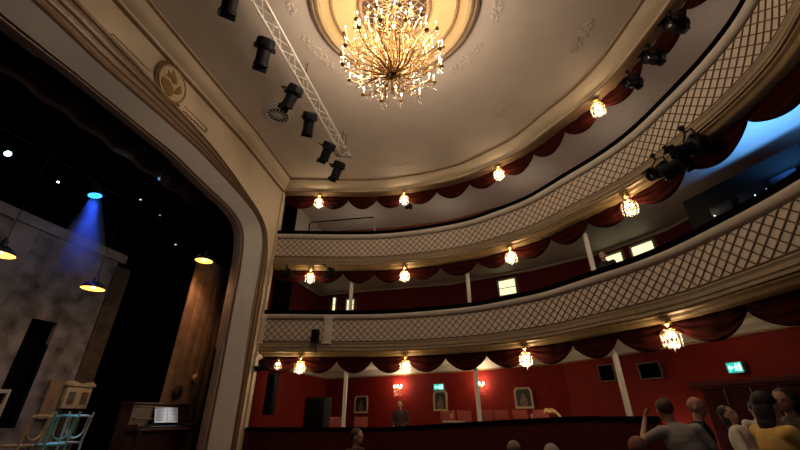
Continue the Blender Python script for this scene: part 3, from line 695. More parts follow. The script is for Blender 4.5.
# control booth on the first balcony, right side
bo = empty('control_booth', (11.98, 2.75, 3.65), -1.05, 'black lighting control booth on the first balcony at the right, below the blue lit ceiling', 'booth')
MB().box((0, 0, 1.16), (2.2, .12, 2.3)).box((1.05, .35, 1.16), (.12, .6, 2.3)).box((-1.05, .25, 1.16), (.12, .4, 2.3)).build('booth_wall', blackpl, bo)
MB().box((0.25, -.12, 1.55), (1.5, .22, .10)).build('counter', blackm, bo, bevel=.01)
for k in range(3): MB().box((-.35+.55*k, -.2, 1.72), (.42, .04, .24)).build('monitor', mat('dark monitor', (.008, .009, .014), .4, spec=.2), bo, bevel=.01)
M_ = MB()
for k in range(7): M_.ball((-.5+.25*k+.05*sin(k*3), -.24, 1.62+.06*sin(k*5)), .012, 6, 4)
M_.build('indicator_lights', mat('indicator', (.6, .8, 1), .4, emit=(.6, .8, 1), es=2), bo)
light('SPOT', (11.95, 1.75, 5.3), 120, (.10, .38, 1), 'blue_uplight', None, .12, (12.15, 1.9, 6.44), 125, .8)
light('SPOT', (12.3, .6, 5.4), 90, (.10, .38, 1), 'blue_uplight', None, .12, (12.4, .5, 6.44), 150, .7)

# ------------------------------------------------------------------ rear stalls chairs, tables and bits
def make_chair(m, seatm, h=.95, wd=.44):
    r = empty('dining_chair')
    MB().box((0, 0, .44), (wd, .42, .07)).build('seat', seatm, r, bevel=.015)
    MB().box((0, .20, .72), (wd, .05, .44), M=Matrix.Rotation(-.08, 3, 'X')).build('backrest', seatm, r, bevel=.02)
    for a in (-1, 1):
        for b in (-1, 1): MB().tube([(a*.18, b*.17, .42), (a*.20, b*.20, 0)], [.018, .014], 6).build('leg', m, r)
        MB().ball((a*.19, .225, .95), .018, 8, 6).build('finial', brass, r)
    return r
chm = mat('chair red fabric', (.36, .07, .05), .7, noise=.1); c0 = None
tx = ['left of the second column', 'just left of the second column', 'just right of the second column', 'third from the yellow cloth', 'second from the yellow cloth', 'next to the yellow cloth']
for k, s in enumerate((449, 468, 488, 506, 524, 542)):
    x = 5.41+(7.71-5.41)*(s-451)/80; y = 7.96-.35*((s-451)/80)-.4*((s-451)/80)**2
    r = c0 = make_chair(blackm, chm) if c0 is None else copy_tree(c0)
    r.location = (x, y, .79); r.rotation_euler = (0, 0, pi-.1-.5*k/5+.15*sin(k*4)); tag(r, 'dark red upholstered chair back showing over the partition, '+tx[k], 'chair', 'red chairs behind the partition')
for k, (x, y, t) in enumerate(((2.55, 8.1, 'right of the first column'), (1.75, 8.0, 'left of the first column'))):
    r = copy_tree(c0); r.location = (x, y, .62); r.rotation_euler = (0, 0, pi); tag(r, 'dark red upholstered chair behind the partition, '+t, 'chair', 'red chairs behind the partition')
r = copy_tree(c0); r.location = (8.25, 7.05, .77); r.rotation_euler = (0, 0, pi-.7); tag(r, 'red chair with a yellow cloth draped over its back', 'chair')
M_ = MB(); V = []
for j in range(9):
    for i in range(17):
        u = i/16-.5; v = j/8; z = .97-.0*v - (abs(u)*2)**3*.26 - v*.10*(1.0-.7*abs(u)); V.append((u*.66, -.03-.02*sin(u*20)*v-.0*v+.10*(abs(u)*2)**2, z+ .01*sin(i*1.3)))
F = [(j*17+i, j*17+i+1, (j+1)*17+i+1, (j+1)*17+i) for j in range(8) for i in range(16)]
o = M_.add([(x, y-.23, z) for x, y, z in V], F).build('draped_cloth', mat('yellow cloth', (.80, .58, .20), .7, noise=.1), loc=(8.28, 6.88, .80), rz=-.7, smooth=80); m_ = o.modifiers.new('t', 'SOLIDIFY'); m_.thickness = .02
tag(o, 'yellow cloth hanging in an arch over a red chair back', 'cloth')
def cafe(x, y, label, dz=0):
    r = empty('cafe_table', (x, y, .70), label=label, cat='table')
    MB().lathe([(0, .72), (.30, .72), (.31, .74), (.30, .76), (0, .76)], n=24).build('tabletop', mat('white linen', (.62, .50, .42), .6), r)
    MB().lathe([(.03, .04), (.03, .72)], n=10).build('pedestal', blackm, r); MB().lathe([(.22, 0), (.22, .02), (.03, .05)], n=18).build('foot', blackm, r)
cafe(5.55, 7.30, 'small round table with a pale top behind the partition near the second column'); cafe(7.7, 6.5, 'small round table with a pale top beside the chair with the yellow cloth')
def glass(x, y, z, label):
    o = MB().lathe([(.0, 0), (.032, .002), (.03, .006), (.005, .012), (.005, .07), (.03, .10), (.036, .15), (.030, .18)], n=12, cap=False).build('wine_glass', crystal, loc=(x, y, z)); tag(o, label, 'glass', 'glasses on the rear stalls tables')
glass(5.5, 7.25, 1.46, 'wine glass on the table near the second column'); glass(7.65, 6.45, 1.46, 'wine glass on the table beside the yellow cloth')

# ------------------------------------------------------------------ people
skin_t = lambda n, c: mat('skin '+n, c, .55)
def remesh(mb, name, m, vox, parent=None, smooth_it=3, pick=None):
    o = mb.build(name, m, smooth=0)
    md = o.modifiers.new('r', 'REMESH'); md.mode = 'VOXEL'; md.voxel_size = vox
    s2 = o.modifiers.new('s', 'SMOOTH'); s2.factor = .5; s2.iterations = smooth_it
    dg = bpy.context.evaluated_depsgraph_get(); me = bpy.data.meshes.new_from_object(o.evaluated_get(dg))
    o.modifiers.clear(); old = o.data; o.data = me; bpy.data.meshes.remove(old)
    if not me.materials:
        me.materials.append(m)
    for p in me.polygons: p.use_smooth = True
    if parent: o.parent = parent
    return o
def cap_(M_, a, b, ra, rb, n=12):
    a = Vector(a); b = Vector(b); M_.tube([a, b], [ra, rb], n); M_.ball(a, ra, n, 8); M_.ball(b, rb, n, 8)
def hand(M_, w_, d, up, s=1.0, curl=.5, side=1):
    w_ = Vector(w_); d = Vector(d).normalized(); up = Vector(up); sd = d.cross(up).normalized()*side; up = sd.cross(d).normalized()*side
    for k in (-1.2, -.4, .4, 1.2): cap_(M_, w_+sd*.012*k, w_+d*.085*s+sd*.021*k, .017*s, .013*s, 8)
    for k, L in ((-1.5, .062), (-.5, .075), (.5, .08), (1.5, .07)):
        p = w_+d*.088*s+sd*.0215*k
        q = p+(d*cos(curl*.6)+up*sin(curl*.6))*L*.5*s; e = q+(d*cos(curl*1.6)+up*sin(curl*1.6))*L*.5*s
        cap_(M_, p, q, .0105*s, .0095*s, 8); cap_(M_, q, e, .0095*s, .008*s, 8)
    p = w_+d*.03*s+sd*.03; q = p+(d*.6+sd*.7+up*.25)*.045*s; e = q+(d*.85+sd*.25+up*.35)*.035*s
    cap_(M_, p, q, .014*s, .012*s, 8); cap_(M_, q, e, .012*s, .009*s, 8)
def person(loc, rz_, label, skin, shirt, pants, hair, pose='stand', hairstyle='short', J=None, sc=1.0, sleeves='short', headdir=(0, 1, 0), shoe=None):
    r = empty('person', loc, rz_, label, 'person'); r.scale = (sc,)*3
    j = dict(hl=(-.09, 0, .92), hr=(.09, 0, .92), kl=(-.10, .02, .50), kr=(.10, .02, .50), al=(-.10, -.01, .09), ar=(.10, -.01, .09), waist=(0, 0, 1.08), chest=(0, -.01, 1.30), neck=(0, 0, 1.49), head=(0, .03, 1.63),
             sl=(-.19, -.01, 1.42), sr=(.19, -.01, 1.42), el=(-.25, -.02, 1.14), er=(.25, -.02, 1.14), wl=(-.24, .10, .90), wr=(.24, .10, .90))
    if pose == 'sit':
        dz = -.44
        for k in ('hl', 'hr', 'waist', 'chest', 'neck', 'head', 'sl', 'sr', 'el', 'er'): j[k] = (j[k][0], j[k][1], j[k][2]+dz)
        j.update(kl=(-.11, .42, .50), kr=(.11, .42, .50), al=(-.11, .44, .09), ar=(.11, .44, .09), wl=(-.14, .26, .58), wr=(.14, .26, .58))
    if J: j.update(J)
    j = {k: Vector(v) for k, v in j.items()}
    hdv = Vector(headdir).normalized(); q = Vector((0, 1, 0)).rotation_difference(hdv).to_matrix()
    B = MB()
    pel = (j['hl']+j['hr'])/2
    for s_, n_ in ((-1, 'l'), (1, 'r')):
        cap_(B, j['h'+n_], j['k'+n_], .085, .055); cap_(B, j['k'+n_], j['a'+n_], .054, .036)
        t = j['a'+n_]+Vector((0, .14, -.05)); cap_(B, j['a'+n_]+Vector((0, -.02, -.045)), t, .04, .032)
        cap_(B, j['s'+n_], j['e'+n_], .047, .037); cap_(B, j['e'+n_], j['w'+n_], .036, .025)
        d = (j['w'+n_]-j['e'+n_]).normalized(); hand(B, j['w'+n_], d, (j['chest']-j['w'+n_]), 1.0, .6, s_)
        cap_(B, j['chest']+Vector((0, 0, .06)), j['s'+n_], .075, .052)
    B.ball(pel, (.165, .115, .12)); B.ball(j['waist'], (.14, .10, .14)); B.ball(j['chest'], (.175, .115, .19)); cap_(B, j['neck']-Vector((0, 0, .08)), j['neck'].lerp(j['head'], .4), .058, .052)
    mid = (j['waist']+pel)/2; B.ball(mid, (.15, .105, .13)); B.ball((j['waist']+j['chest'])/2, (.155, .105, .14))
    H_ = j['head']
    def hp(v): return H_+q @ Vector(v)
    B.ball(H_+q @ Vector((0, -.012, .02)), (.078, .095, .10), 16, 12, q); B.ball(hp((0, .02, -.045)), (.058, .065, .068), 14, 10, q)
    B.ball(hp((0, .092, -.018)), (.012, .016, .024), 8, 6, q); B.ball(hp((0, .088, -.060)), (.024, .012, .009), 8, 6, q)
    for s_ in (-1, 1): B.ball(hp((s_*.079, -.012, -.012)), (.010, .018, .030), 8, 6, q); B.ball(hp((s_*.03, .072, .024)), (.020, .012, .008), 8, 6, q)
    body = remesh(B, 'body', skin, .010, r)
    for s_ in (-1, 1): MB().ball(hp((s_*.029, .083, .006)), (.012, .008, .008), 8, 6, q).build('eye', mat('dark eye', (.03, .02, .02), .2), r)
    # clothing
    S = MB()
    S.ball(mid, (.165, .12, .14)); S.ball(j['waist'], (.158, .117, .15)); S.ball(j['chest'], (.190, .13, .195)); S.ball((j['waist']+j['chest'])/2, (.172, .122, .15))
    for n_ in 'lr':
        cap_(S, j['chest']+Vector((0, 0, .06)), j['s'+n_], .088, .064)
        f = .62 if sleeves == 'short' else 1
        cap_(S, j['s'+n_], j['s'+n_].lerp(j['e'+n_], f), .062, .054 if f < 1 else .050)
        if sleeves == 'long': cap_(S, j['e'+n_], j['e'+n_].lerp(j['w'+n_], .9), .050, .038)
    S.lathe([(.075, 0), (.066, .035)], c=j['neck']-Vector((0, 0, .045)), n=14)
    remesh(S, 'shirt', shirt, .014, r, 2)
    S = MB(); S.ball(pel, (.18, .13, .135))
    for n_ in 'lr': cap_(S, j['h'+n_], j['k'+n_], .10, .072); cap_(S, j['k'+n_], j['k'+n_].lerp(j['a'+n_], .92), .07, .052)
    remesh(S, 'trousers', pants, .016, r, 2)
    S = MB()
    for n_ in 'lr':
        cap_(S, j['a'+n_]+Vector((0, -.03, -.045)), j['a'+n_]+Vector((0, .15, -.052)), .044, .036)
    remesh(S, 'shoes', mat('dark shoes', (.015, .012, .012), .5), .012, r, 2)
    if hair:
        S = MB()
        S.ball(hp((0, -.030, .040)), (.088, .098, .095), 16, 12, q)
        if hairstyle == 'bun': S.ball(hp((0, -.03, -.02)), (.088, .085, .09), 14, 10, q); S.ball(hp((0, -.13, .07)), (.055, .05, .055), 12, 9, q)
        if hairstyle == 'long':
            S.ball(hp((0, -.06, -.05)), (.095, .065, .13), 14, 10, q); S.ball(hp((0, -.07, -.14)), (.085, .05, .09), 14, 10, q)
        if hairstyle == 'big': S.ball(hp((0, -.05, .0)), (.12, .12, .14), 14, 10, q)
        # keep the face free
        h_ = remesh(S, 'hair', hair, .010, r, 1)
        bm = bmesh.new(); bm.from_mesh(h_.data); qi = q.inverted()
        kill = []
        for v in bm.verts:
            L_ = qi @ (v.co-H_)
            if (L_.y > .045 and L_.z < .075) or (L_.y > .015 and L_.z < .03): kill.append(v)
        bmesh.ops.delete(bm, geom=kill, context='VERTS'); bm.to_mesh(h_.data); bm.free()
    return r
sk1 = skin_t('light', (.50, .27, .18)); sk2 = skin_t('tan', (.42, .20, .12)); black_c = mat('black cloth', (.010, .008, .009), .85); darkh = mat('dark hair', (.018, .009, .006), .6, noise=.3, nscale=30); brh = mat('auburn hair', (.09, .025, .012), .6, noise=.3, nscale=30)
FLO = 0.0
# rotation 0 = facing +y (away from the camera)
person((8.90, .62, FLO), .12, 'person with auburn hair in a grey polo shirt seen from behind, leaning left', sk1, mat('grey polo cloth', (.34, .29, .24), .85, noise=.1), black_c, brh, 'stand', 'short', dict(waist=(-.02, .03, 1.06), chest=(-.09, .08, 1.24), sl=(-.27, .08, 1.34), sr=(.09, .06, 1.36), el=(-.44, .22, 1.24), wl=(-.31, .32, 1.46), er=(.22, .02, 1.10), wr=(.26, .10, .88), neck=(-.12, .11, 1.42), head=(-.15, .16, 1.545)), sc=1.07)
person((9.25, 1.22, FLO), -1.9, 'bald person in dark clothes standing beside the grey polo shirt', sk2, black_c, black_c, None, 'stand', 'short', dict(er=(.28, .05, 1.12), wr=(.22, .28, 1.05)), headdir=(.2, 1, -.1), sc=1.04)
person((9.93, 1.75, FLO), -2.3, 'dark haired person in a white blouse leaning back with arms crossed', sk1, mat('white blouse', (.88, .78, .62), .8), black_c, darkh, 'stand', 'long', dict(sl=(-.17, -.01, 1.40), sr=(.17, -.01, 1.40), el=(-.22, .06, 1.14), er=(.22, .06, 1.14), wl=(.04, .20, 1.13), wr=(-.06, .22, 1.18), neck=(.0, -.04, 1.48), head=(.0, -.05, 1.61)), headdir=(.25, .85, .35), sleeves='long', sc=1.0)
person((11.12, 3.45, FLO), -.25, 'person in a pale grey shirt seen from behind, one hand raised to the head', sk1, mat('pale grey shirt', (.50, .42, .36), .85), black_c, darkh, 'stand', 'short', dict(er=(.34, .10, 1.50), wr=(.13, .06, 1.70)), headdir=(0, 1, -.2), sleeves='short', sc=1.04)
person((9.20, -.32, FLO), -1.45, 'person with dark hair in a yellow jumper in profile, reaching forward to the right', sk1, mat('mustard jumper', (.78, .48, .13), .9, noise=.1), black_c, darkh, 'stand', 'long', dict(er=(.24, .16, 1.18), wr=(.18, .42, 1.20), el=(-.24, .18, 1.18), wl=(-.14, .46, 1.28)), sleeves='long', headdir=(-.1, 1, -.05), sc=1.03)
person((10.15, .95, FLO), 1.9, 'person with dark bushy hair in dark patterned clothes at the right edge', sk2, mat('dark patterned cloth', (.02, .015, .013), .8, noise=.9, nscale=40, noise2=(.12, .08, .05)), black_c, darkh, 'stand', 'big', sleeves='long', headdir=(-.3, 1, 0), sc=1.08)
person((3.85, 7.80, .72), pi, 'person in dark clothes and pale collar seated behind the partition below the first wall sconce', sk1, mat('dusky jacket', (.06, .025, .02), .9), black_c, darkh, 'sit', 'short', sleeves='long')
person((9.85, 4.95, 3.65), 2.6, 'dark haired person at the first balcony rail beside the column', sk1, black_c, black_c, darkh, 'stand', 'short', sleeves='long')
tm = mat('seat plush', (.10, .012, .012), .8)
for (x, y, z, a, lab, h_, cl, hs) in (
        (4.45, 1.72, 0, -1.8, 'brown haired person seated in the stalls at the bottom, left of the first column', mat('brown hair', (.07, .028, .015), .6, noise=.3, nscale=30), mat('dusky red cloth', (.08, .02, .02), .9), 'short'),
        (6.88, .86, 0, .1, 'grey haired person seated in the stalls at the bottom centre, the left one of two', mat('grey hair', (.25, .16, .13), .7), black_c, 'short'),
        (7.28, .35, 0, -.1, 'pale haired person seated in the stalls at the bottom centre, the right one of two', mat('pale hair', (.42, .30, .24), .7), black_c, 'short'),
        (8.0, -.35, 0, -.1, 'balding person with reddish hair seated low beside the grey polo shirt', mat('reddish hair', (.22, .07, .04), .7), black_c, 'short')):
    pz = .13 if x < 4.6 else (.02 if x < 8 else .13)
    person((x, y, pz-.03), a, lab, sk2 if x > 8 else sk1, cl, black_c, h_, 'sit', hs, sleeves='long')
    t = empty('theatre_seat', (x, y, 0), a+pi, 'dark red folding stalls seat under the '+lab.split(' seated')[0], 'seat')
    MB().box((0, -.05, .36+pz), (.5, .46, .08)).build('seat', tm, t, bevel=.02)
    MB().box((0, .20, .65), (.5, .08, .55)).build('backrest', tm, t, bevel=.03)
    for s_ in (-1, 1): MB().box((s_*.28, 0, .32), (.04, .42, .64)).build('side_panel', blackm, t, bevel=.01)

# ------------------------------------------------------------------ the stage
M_ = MB().box((-3.6, 0, .3), (5.2, 13, .6)); struct(M_.build('floor_stage', mat('stage boards', (.03, .02, .015), .6, noise=.2)))
M_ = MB().box((-6.2, 0, 5.2), (.1, 15, 10.4)); struct(M_.build('wall_stage_rear', stageblk))
M_ = MB().box((-3.6, 7.3, 5.2), (5.2, .1, 10.4)); struct(M_.build('wall_stage_right', stageblk))
M_ = MB().box((-3.6, -7.3, 5.2), (5.2, .1, 10.4)); struct(M_.build('wall_stage_left', stageblk))
M_ = MB().box((-3.6, 0, 9.9), (5.4, 14.7, .1)); struct(M_.build('ceiling_stage', stageblk))
M_ = MB().box((-.98, 6.6, 5), (.06, 3.4, 10)).box((-.98, -6.3, 5), (.06, 3, 10)).box((-.98, 0, 8.9), (.06, 14, 2.7)); struct(M_.build('wall_stage_front', stageblk))
M_ = MB().box((-.5, 0, .35), (.9, 9.8, .7)); struct(M_.build('trim_11', darkred))
# grey scenery wall with a dark opening
gw = mat('mottled grey scenery', (.14, .135, .155), .9, noise=.65, nscale=2.6, bump=.1, bscale=3)
sc_ = empty('scenery_wall', (-4, 0, .6), label='tall mottled grey scenery wall with a dark doorway at the back of the stage', cat='scenery')
M_ = MB()
for y0, y1, z0, z1 in ((-6, 1.98, 0, 5.15), (2.58, 3.55, 0, 5.15), (1.98, 2.58, 0, .75), (1.98, 2.58, 3.1, 5.15)): M_.box((0, (y0+y1)/2, (z0+z1)/2), (.12, y1-y0, z1-z0))
M_.build('panel', gw, sc_)
MB().box((.03, -1.0, 5.26), (.18, 9.5, .26)).build('top_cornice', mat('paler grey scenery', (.17, .165, .175), .9, noise=.3, nscale=2), sc_)
MB().box((.02, 3.78, 2.5), (.16, .5, 5.0)).build('side_post', mat('brown scenery post', (.055, .038, .03), .8, noise=.4, nscale=3), sc_)
MB().box((.03, 1.0, 2.9), (.10, .55, 4.9), M=Matrix.Rotation(.0, 3, 'X')).build('pilaster', mat('paler grey scenery', (0, 0, 0)), sc_)
MB().box((-.25, 2.28, 1.9), (.04, .62, 2.6)).build('dark_opening', stageblk, sc_)
# plank flat on the right
pw = mat('warm pine planks', (.34, .19, .11), .6, noise=.35, nscale=3, bump=.1)
pf = empty('plank_screen', (-2.2, 0, .6), label='tall warm brown plank screen standing on the right of the stage', cat='scenery')
for k in range(6):
    y = 4.88+.36*k; MB().box((.012*(k % 2), y, 2.85), (.06, .35, 5.7)).build('plank', pw, pf, bevel=.008)
def knob(y, z, rr, m, label):
    tag(MB().lathe([(.0, .16), (rr*.6, .155), (rr, .11), (rr, .07), (rr*.6, .03), (rr*.35, .0)], n=14, axis=(1, 0, 0)).build('wooden_boss', m, loc=(-2.16, y, z)), label, 'boss')
knob(5.66, 2.62, .11, mat('pale wood', (.5, .3, .16), .5), 'pale round wooden knob on the plank screen above the piano')
knob(5.10, 2.22, .17, mat('dark knot wood', (.05, .018, .012), .6), 'large dark round boss on the plank screen just above the piano')
# wall cabinet
cb = empty('wall_cabinet', (-3.86, 3.66, 1.74), label='cream wall cabinet with two shutters and a shaped top on the stage scenery', cat='cabinet')
crm = mat('aged cream wood', (.42, .36, .27), .7, noise=.15)
M_ = MB().box((0, 0, .28), (.14, .66, .52)); M_.build('body', crm, cb, bevel=.008)
pts = [(-.37, .54), (-.37, .60), (-.26, .66), (-.1, .62), (0, .60), (.1, .62), (.26, .66), (.37, .60), (.37, .54)]
n = len(pts); MB().add([(-.08, a, b) for a, b in pts]+[(.10, a, b) for a, b in pts], [tuple(range(n)), tuple(range(n, 2*n))]+[(i, (i+1) % n, n+(i+1) % n, n+i) for i in range(n)]).build('pediment', crm, cb, smooth=0)
for s_ in (-1, 1):
    M_ = MB()
    for k in range(8): M_.box((.085, s_*.17, .14+.036*k), (.02, .17, .022), M=Matrix.Rotation(.5, 3, 'Y'))
    M_.build('shutter', mat('shutter grey', (.2, .18, .15), .7), cb)
# brown board beside the cabinet
tag(MB().box((-3.88, 3.08, 1.95), (.06, .34, .85)).build('wall_board', mat('dull tan board', (.20, .14, .09), .8, noise=.2)), 'dull tan board on the scenery wall left of the cream cabinet', 'board')

# stage chairs with rounded open backs
def stage_chair(m):
    r = empty('wooden_chair')
    MB().box((0, 0, .45), (.44, .42, .035)).build('seat', m, r, bevel=.012)
    for a in (-1, 1):
        MB().tube([(a*.19, -.18, .44), (a*.20, -.21, 0)], [.024, .02], 6).build('leg', m, r)
        MB().tube([(a*.20, .24, 0), (a*.195, .19, .45), (a*.225, .25, 1.02)], [.022, .024, .02], 6).build('rear_post', m, r)
    MB().tube([(-.21, .235, .93), (-.1, .25, .95), (.1, .25, .95), (.21, .235, .93)], .024, 6).build('top_rail', m, r)
    MB().tube([(.16*cos(t)*1.0, .21+.02*sin(-t), .70+(.16*sin(t)) if t < 0 else .90) for t in [0]+[-pi*i/12 for i in range(13)]+[0.0001]][:14], .022, 6).build('loop_splat', m, r)
    MB().tube([(-.16, .245, .92), (-.16, .22, .70)], .013, 6).tube([(.16, .245, .92), (.16, .22, .70)], .013, 6).build('side_splat', m, r)
    return r
chl = mat('pale grey wood', (.40, .38, .33), .5); cht = mat('turquoise lit wood', (.13, .42, .45), .4); chy = mat('straw wood', (.42, .33, .16), .5)  # turquoise stage light is put into the middle chair's wood colour
for (x, y, m, a, lab) in ((-2.5, 1.75, chy, 1.75, 'straw coloured wooden chair on the stage, left of the turquoise lit one'), (-2.25, 2.12, cht, 1.5, 'wooden chair with a rounded open back on the stage, turquoise light in its colour'), (-2.5, 2.68, chl, 1.3, 'pale grey wooden chair on the stage, right of the turquoise lit one')):
    r = stage_chair(m); r.scale = (1.05,)*3; r.location = (x, y, .6); r.rotation_euler = (0, 0, a+pi); tag(r, lab, 'chair')
rk = empty('wooden_rack', (-3.0, 1.2, .6), label='pale wooden rack standing at the left edge of the stage before the dark doorway', cat='rack')
for y in (-.5, .32): MB().box((0, y, .74), (.05, .05, 1.48)).build('upright', chl, rk)
for z in (1.44, 1.16, .5): MB().box((.0, -.09, z), (.04, .86, .07)).build('cross_rail', chl, rk)
# upright piano with sheet music
pn = empty('upright_piano', (-1.55, 4.12, .6), label='dark reddish brown upright piano on the stage beside the proscenium', cat='piano')
pm = mat('mahogany polish', (.05, .014, .009), .3, noise=.3, nscale=4)
MB().box((-.12, 0, .63), (.34, 1.9, 1.22)).build('case', pm, pn, bevel=.012)
MB().box((-.10, 0, 1.26), (.44, 2.0, .045)).build('lid', pm, pn, bevel=.012)
MB().box((.06, 0, .93), (.05, 1.7, .04)).box((.06, 0, 1.18), (.03, 1.75, .02)).build('front_ledge', mat('lighter mahogany', (.15, .06, .035), .35), pn, bevel=.006)
MB().box((.20, 0, .70), (.34, 1.86, .06)).build('keybed', pm, pn, bevel=.012)
MB().box((.22, 0, .765), (.26, 1.74, .035), M=Matrix.Rotation(.12, 3, 'Y')).build('key_lid', mat('blue black polish', (.02, .02, .035), .2), pn, bevel=.01)
for s_ in (-1, 1): MB().box((.15, s_*.93, .76), (.36, .05, .12)).build('cheek', pm, pn, bevel=.01); MB().lathe([(.05, 0), (.04, .1), (.03, .4), (.055, .6), (.05, .67)], c=(.30, s_*.86, 0), n=12).build('leg', pm, pn)
for s_ in (-.1, 0, .1): MB().box((.10, s_, .08), (.12, .04, .02)).build('pedal', brass, pn)
MB().box((.10, .04, .85), (.08, .84, .05)).box((.072, .04, .96), (.02, .76, .18)).build('music_desk', blackm, pn)
bk = empty('sheet_music', (-1.42, 4.18, 1.44), label='open white sheet music standing on the piano music desk', cat='sheet music')
bk.scale = (1.3, 1.3, 1.05)
pm2 = mat('printed paper', (.82, .86, .92), .7)
R_ = Matrix.Rotation(-.22, 3, 'Y')
for s_ in (-1, 1):
    MB().box((0, s_*.15, .17), (.008, .29, .34), M=R_ @ Matrix.Rotation(s_*.06, 3, 'Z')).build('page', pm2, bk)
    M_ = MB()
    for k in range(9): M_.box((.0055-.22*(.05+.031*k-.17)*1.0, s_*.15, .05+.031*k), (.004, .24, .006), M=R_)
    M_.build('staves', mat('ink', (.12, .12, .14), .7), bk)
light('SPOT', (-.4, 4.1, 5.5), 170, (.75, .85, 1), 'piano_spot', None, .05, (-1.4, 4.1, 1.7), 14, .6)

# hanging enamel lamps on stage
amb = mat('lamp inside amber', (1, .5, .1), .4, emit=(1, .50, .08), es=1.6)
def dome_lamp(x, y, z, label, e=14):
    r = empty('pendant_lamp', (x, y, z), label=label, cat='pendant lamp', group=None)
    MB().lathe([(.255, 0), (.26, .01), (.24, .06), (.19, .12), (.11, .17), (.06, .19), (.055, .27), (.03, .30), (.02, .36)], n=28, cap=False).build('shade', mat('dark enamel', (.03, .04, .06), .2, metal=.3), r)
    MB().lathe([(.245, .006), (.23, .055), (.18, .105), (.10, .15), (.0, .16)], n=28, cap=False).build('inner_reflector', amb, r)
    MB().ball((0, 0, .06), (.04, .04, .055), 10, 8).build('bulb', mat('amber bulb', (1, .6, .2), .4, emit=(1, .6, .2), es=6), r)
    MB().tube([(0, 0, .36), (.03, 0, .40), (0, 0, .44), (0, 0, 9.8-z)], .008, 6).build('cord', blackm, r)
    light('SPOT', (0, 0, .02), e, (1, .58, .30), 'amber_glow', r, .12, None, 130, .8)
dome_lamp(-2.6, 2.09, 4.36, 'dark dome pendant lamp with amber inside hanging below the blue spotlight')
dome_lamp(-2.2, -.17, 4.32, 'dark dome pendant lamp with amber inside at the left edge of the picture')
dome_lamp(-1.6, 4.31, 5.86, 'dark dome pendant lamp with amber inside hanging in front of the plank screen', 55)

# stage LED cans
def led(x, y, z, aim, colr, label, rr=.16, es=6, n=19):
    r = empty('led_spotlight', (x, y, z), label=label, cat='spotlight'); d = Vector(aim).normalized()
    r.rotation_euler = d.to_track_quat('-Z', 'Y').to_euler()
    MB().lathe([(rr*.5, .26), (rr*.8, .24), (rr, .2), (rr, 0), (rr*.92, 0), (rr*.92, .02)], n=20, cap=False).build('can', blackm, r)
    MB().lathe([(0, .02), (rr*.92, .02)], n=20, cap=False).build('lens_plate', mat('led base '+label[:14], tuple(c*.2 for c in colr), .4, emit=tuple(c*.5 for c in colr), es=es*.4), r)
    c = mat('led '+label[:14], colr, .4, emit=colr, es=es); k = 0
    for rad, cnt in ((0, 1), (rr*.38, 6), (rr*.72, 12)):
        for i in range(cnt):
            t = 2*pi*i/cnt; MB().ball((rad*cos(t), rad*sin(t), .01), (rr*.13, rr*.13, .012), 8, 5).build('led', c, r); k += 1
    MB().tube([(-rr*1.1, 0, .1), (-rr*1.15, 0, .32), (rr*1.15, 0, .32), (rr*1.1, 0, .1)], .014, 6).build('yoke', blackm, r)
    MB().tube([(0, 0, .24), (0, 0, .62)], .012, 6).build('hanging_rod', blackm, r)
    return r
led(-3.0, 1.55, 6.75, (.25, .12, -1), (.02, .24, 1), 'blue LED spotlight high on the stage shining down in a blue haze beam', .17, 3.6)
led(-3.0, -.43, 6.63, (.8, .0, -.6), (.45, .75, 1), 'white-blue LED spotlight high at the left edge of the stage', .07, 8)
led(-3.0, .65, 6.6, (.35, -.1, -1), (.7, .9, .8), 'tiny pale green-white spotlight between the two blue ones', .03, 8)
light('SPOT', (-3.0, 1.56, 6.68), 170, (.03, .10, 1), 'blue_beam', None, .10, (-3.0, 1.95, 4.2), 30, .35)
light('SPOT', (-3.0, .66, 6.5), 60, (.5, .75, .8), 'pale_beam', None, .04, (-3.9, .7, 1.0), 14, .6)
light('SPOT', (-1.6, 2.0, 7.6), 1000, (.15, .55, 1), 'chair_spot', None, .06, (-2.3, 2.4, 1.2), 9, .6)
light('SPOT', (-1.3, .8, 7.5), 15, (.72, .80, 1), 'scenery_wash', None, .4, (-4, 1.9, 2.9), 70, 1)
light('SPOT', (-1.3, 2.8, 3.0), 4, (1, .6, .35), 'scenery_warm', None, .3, (-4, 3.2, 1.8), 80, 1)
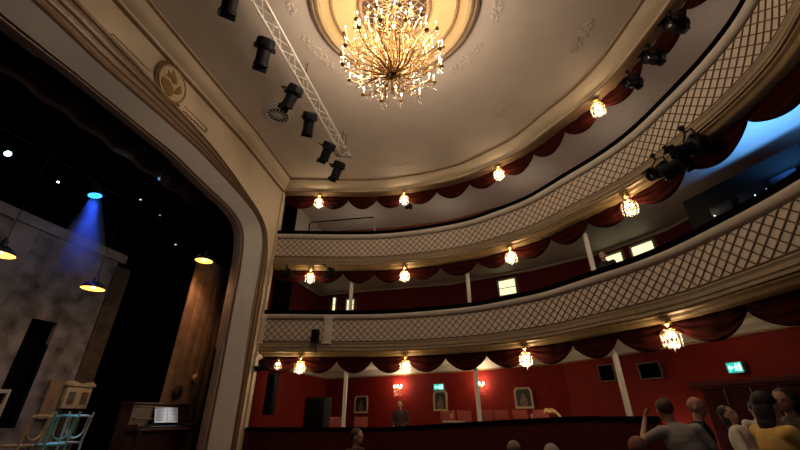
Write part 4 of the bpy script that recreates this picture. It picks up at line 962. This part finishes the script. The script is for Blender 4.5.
# haze in the blue beam
hz = MB().lathe([(.12, 0), (.30, -.6), (.50, -1.3), (.72, -1.75), (.80, -2.1)], n=28)
hz = hz.build('beam_haze', None, loc=(-3.02, 1.62, 6.70), smooth=0); hz.data.materials.clear()
hm = bpy.data.materials.new('haze'); hm.use_nodes = True; nt = hm.node_tree; nt.nodes.remove(nt.nodes['Principled BSDF'])
vs = nt.nodes.new('ShaderNodeVolumeScatter'); vs.inputs['Density'].default_value = .55; vs.inputs['Anisotropy'].default_value = .2; vs.inputs['Color'].default_value = (.8, .88, 1, 1)
tc = nt.nodes.new('ShaderNodeTexCoord'); sx = nt.nodes.new('ShaderNodeSeparateXYZ'); nt.links.new(tc.outputs['Object'], sx.inputs[0])
mr = nt.nodes.new('ShaderNodeMapRange'); mr.inputs['From Min'].default_value = -2.1; mr.inputs['From Max'].default_value = -1.2; mr.inputs['To Max'].default_value = .75; nt.links.new(sx.outputs['Z'], mr.inputs['Value'])
nz = nt.nodes.new('ShaderNodeTexNoise'); nz.inputs['Scale'].default_value = 2.2; nt.links.new(tc.outputs['Object'], nz.inputs['Vector'])
mm = nt.nodes.new('ShaderNodeMath'); mm.operation = 'MULTIPLY'; nt.links.new(mr.outputs[0], mm.inputs[0]); nt.links.new(nz.outputs[0], mm.inputs[1])
m3 = nt.nodes.new('ShaderNodeMath'); m3.operation = 'MULTIPLY'; m3.inputs[1].default_value = 1.7; nt.links.new(mm.outputs[0], m3.inputs[0]); nt.links.new(m3.outputs[0], vs.inputs['Density'])
nt.links.new(vs.outputs[0], nt.nodes['Material Output'].inputs['Volume']); hz.data.materials.append(hm)
hz.rotation_euler = (radians(8), radians(3), 0); tag(hz, 'drifting haze lit blue below the blue stage spotlight', 'haze', kind='stuff')
# lighting bars above the stage and red drapes
br = tag(MB().tube([(-3.0, -5, 7.1), (-3.0, 5, 7.1)], .02, 8).build('lighting_bar', blackm), 'dark horizontal lighting bar above the stage carrying the blue spotlights', 'bar')
V = []; N = 60
for zz in (5.2, 9.8):
    for i in range(N+1): V.append((-1.7+.06*sin(i*1.3), -5+10.4*i/N, zz if zz > 9 else 7.35+.0*i))
tag(MB().add(V, [(i, i+1, N+2+i, N+1+i) for i in range(N)]).build('stage_border', mat('deep red border cloth', (.010, .0015, .0015), .9)), 'deep red pleated border curtain hanging across the top of the stage opening', 'curtain')
for k, (y, z, c) in enumerate(((1.9, 6.7, (.9, .9, .85)), (2.6, 6.6, (.5, .3, .25)), (3.4, 6.05, (.9, .9, .9)))):
    wl = MB().box((0, 0, 0), (.04, .035, .02)).build('work_light', mat('indicator %d' % k, c, .5, emit=c, es=.4), loc=(-1.9, y, z)); MB().tube([(0, 0, .01), (0, 0, 9.84-z)], .006, 5).build('cable', blackm, wl); tag(wl, ['tiny white marker light high on the dark stage right of the blue beam', 'tiny reddish marker light high on the dark stage', 'tiny white marker light on the dark stage left of the plank screen lamp'][k], 'marker light')
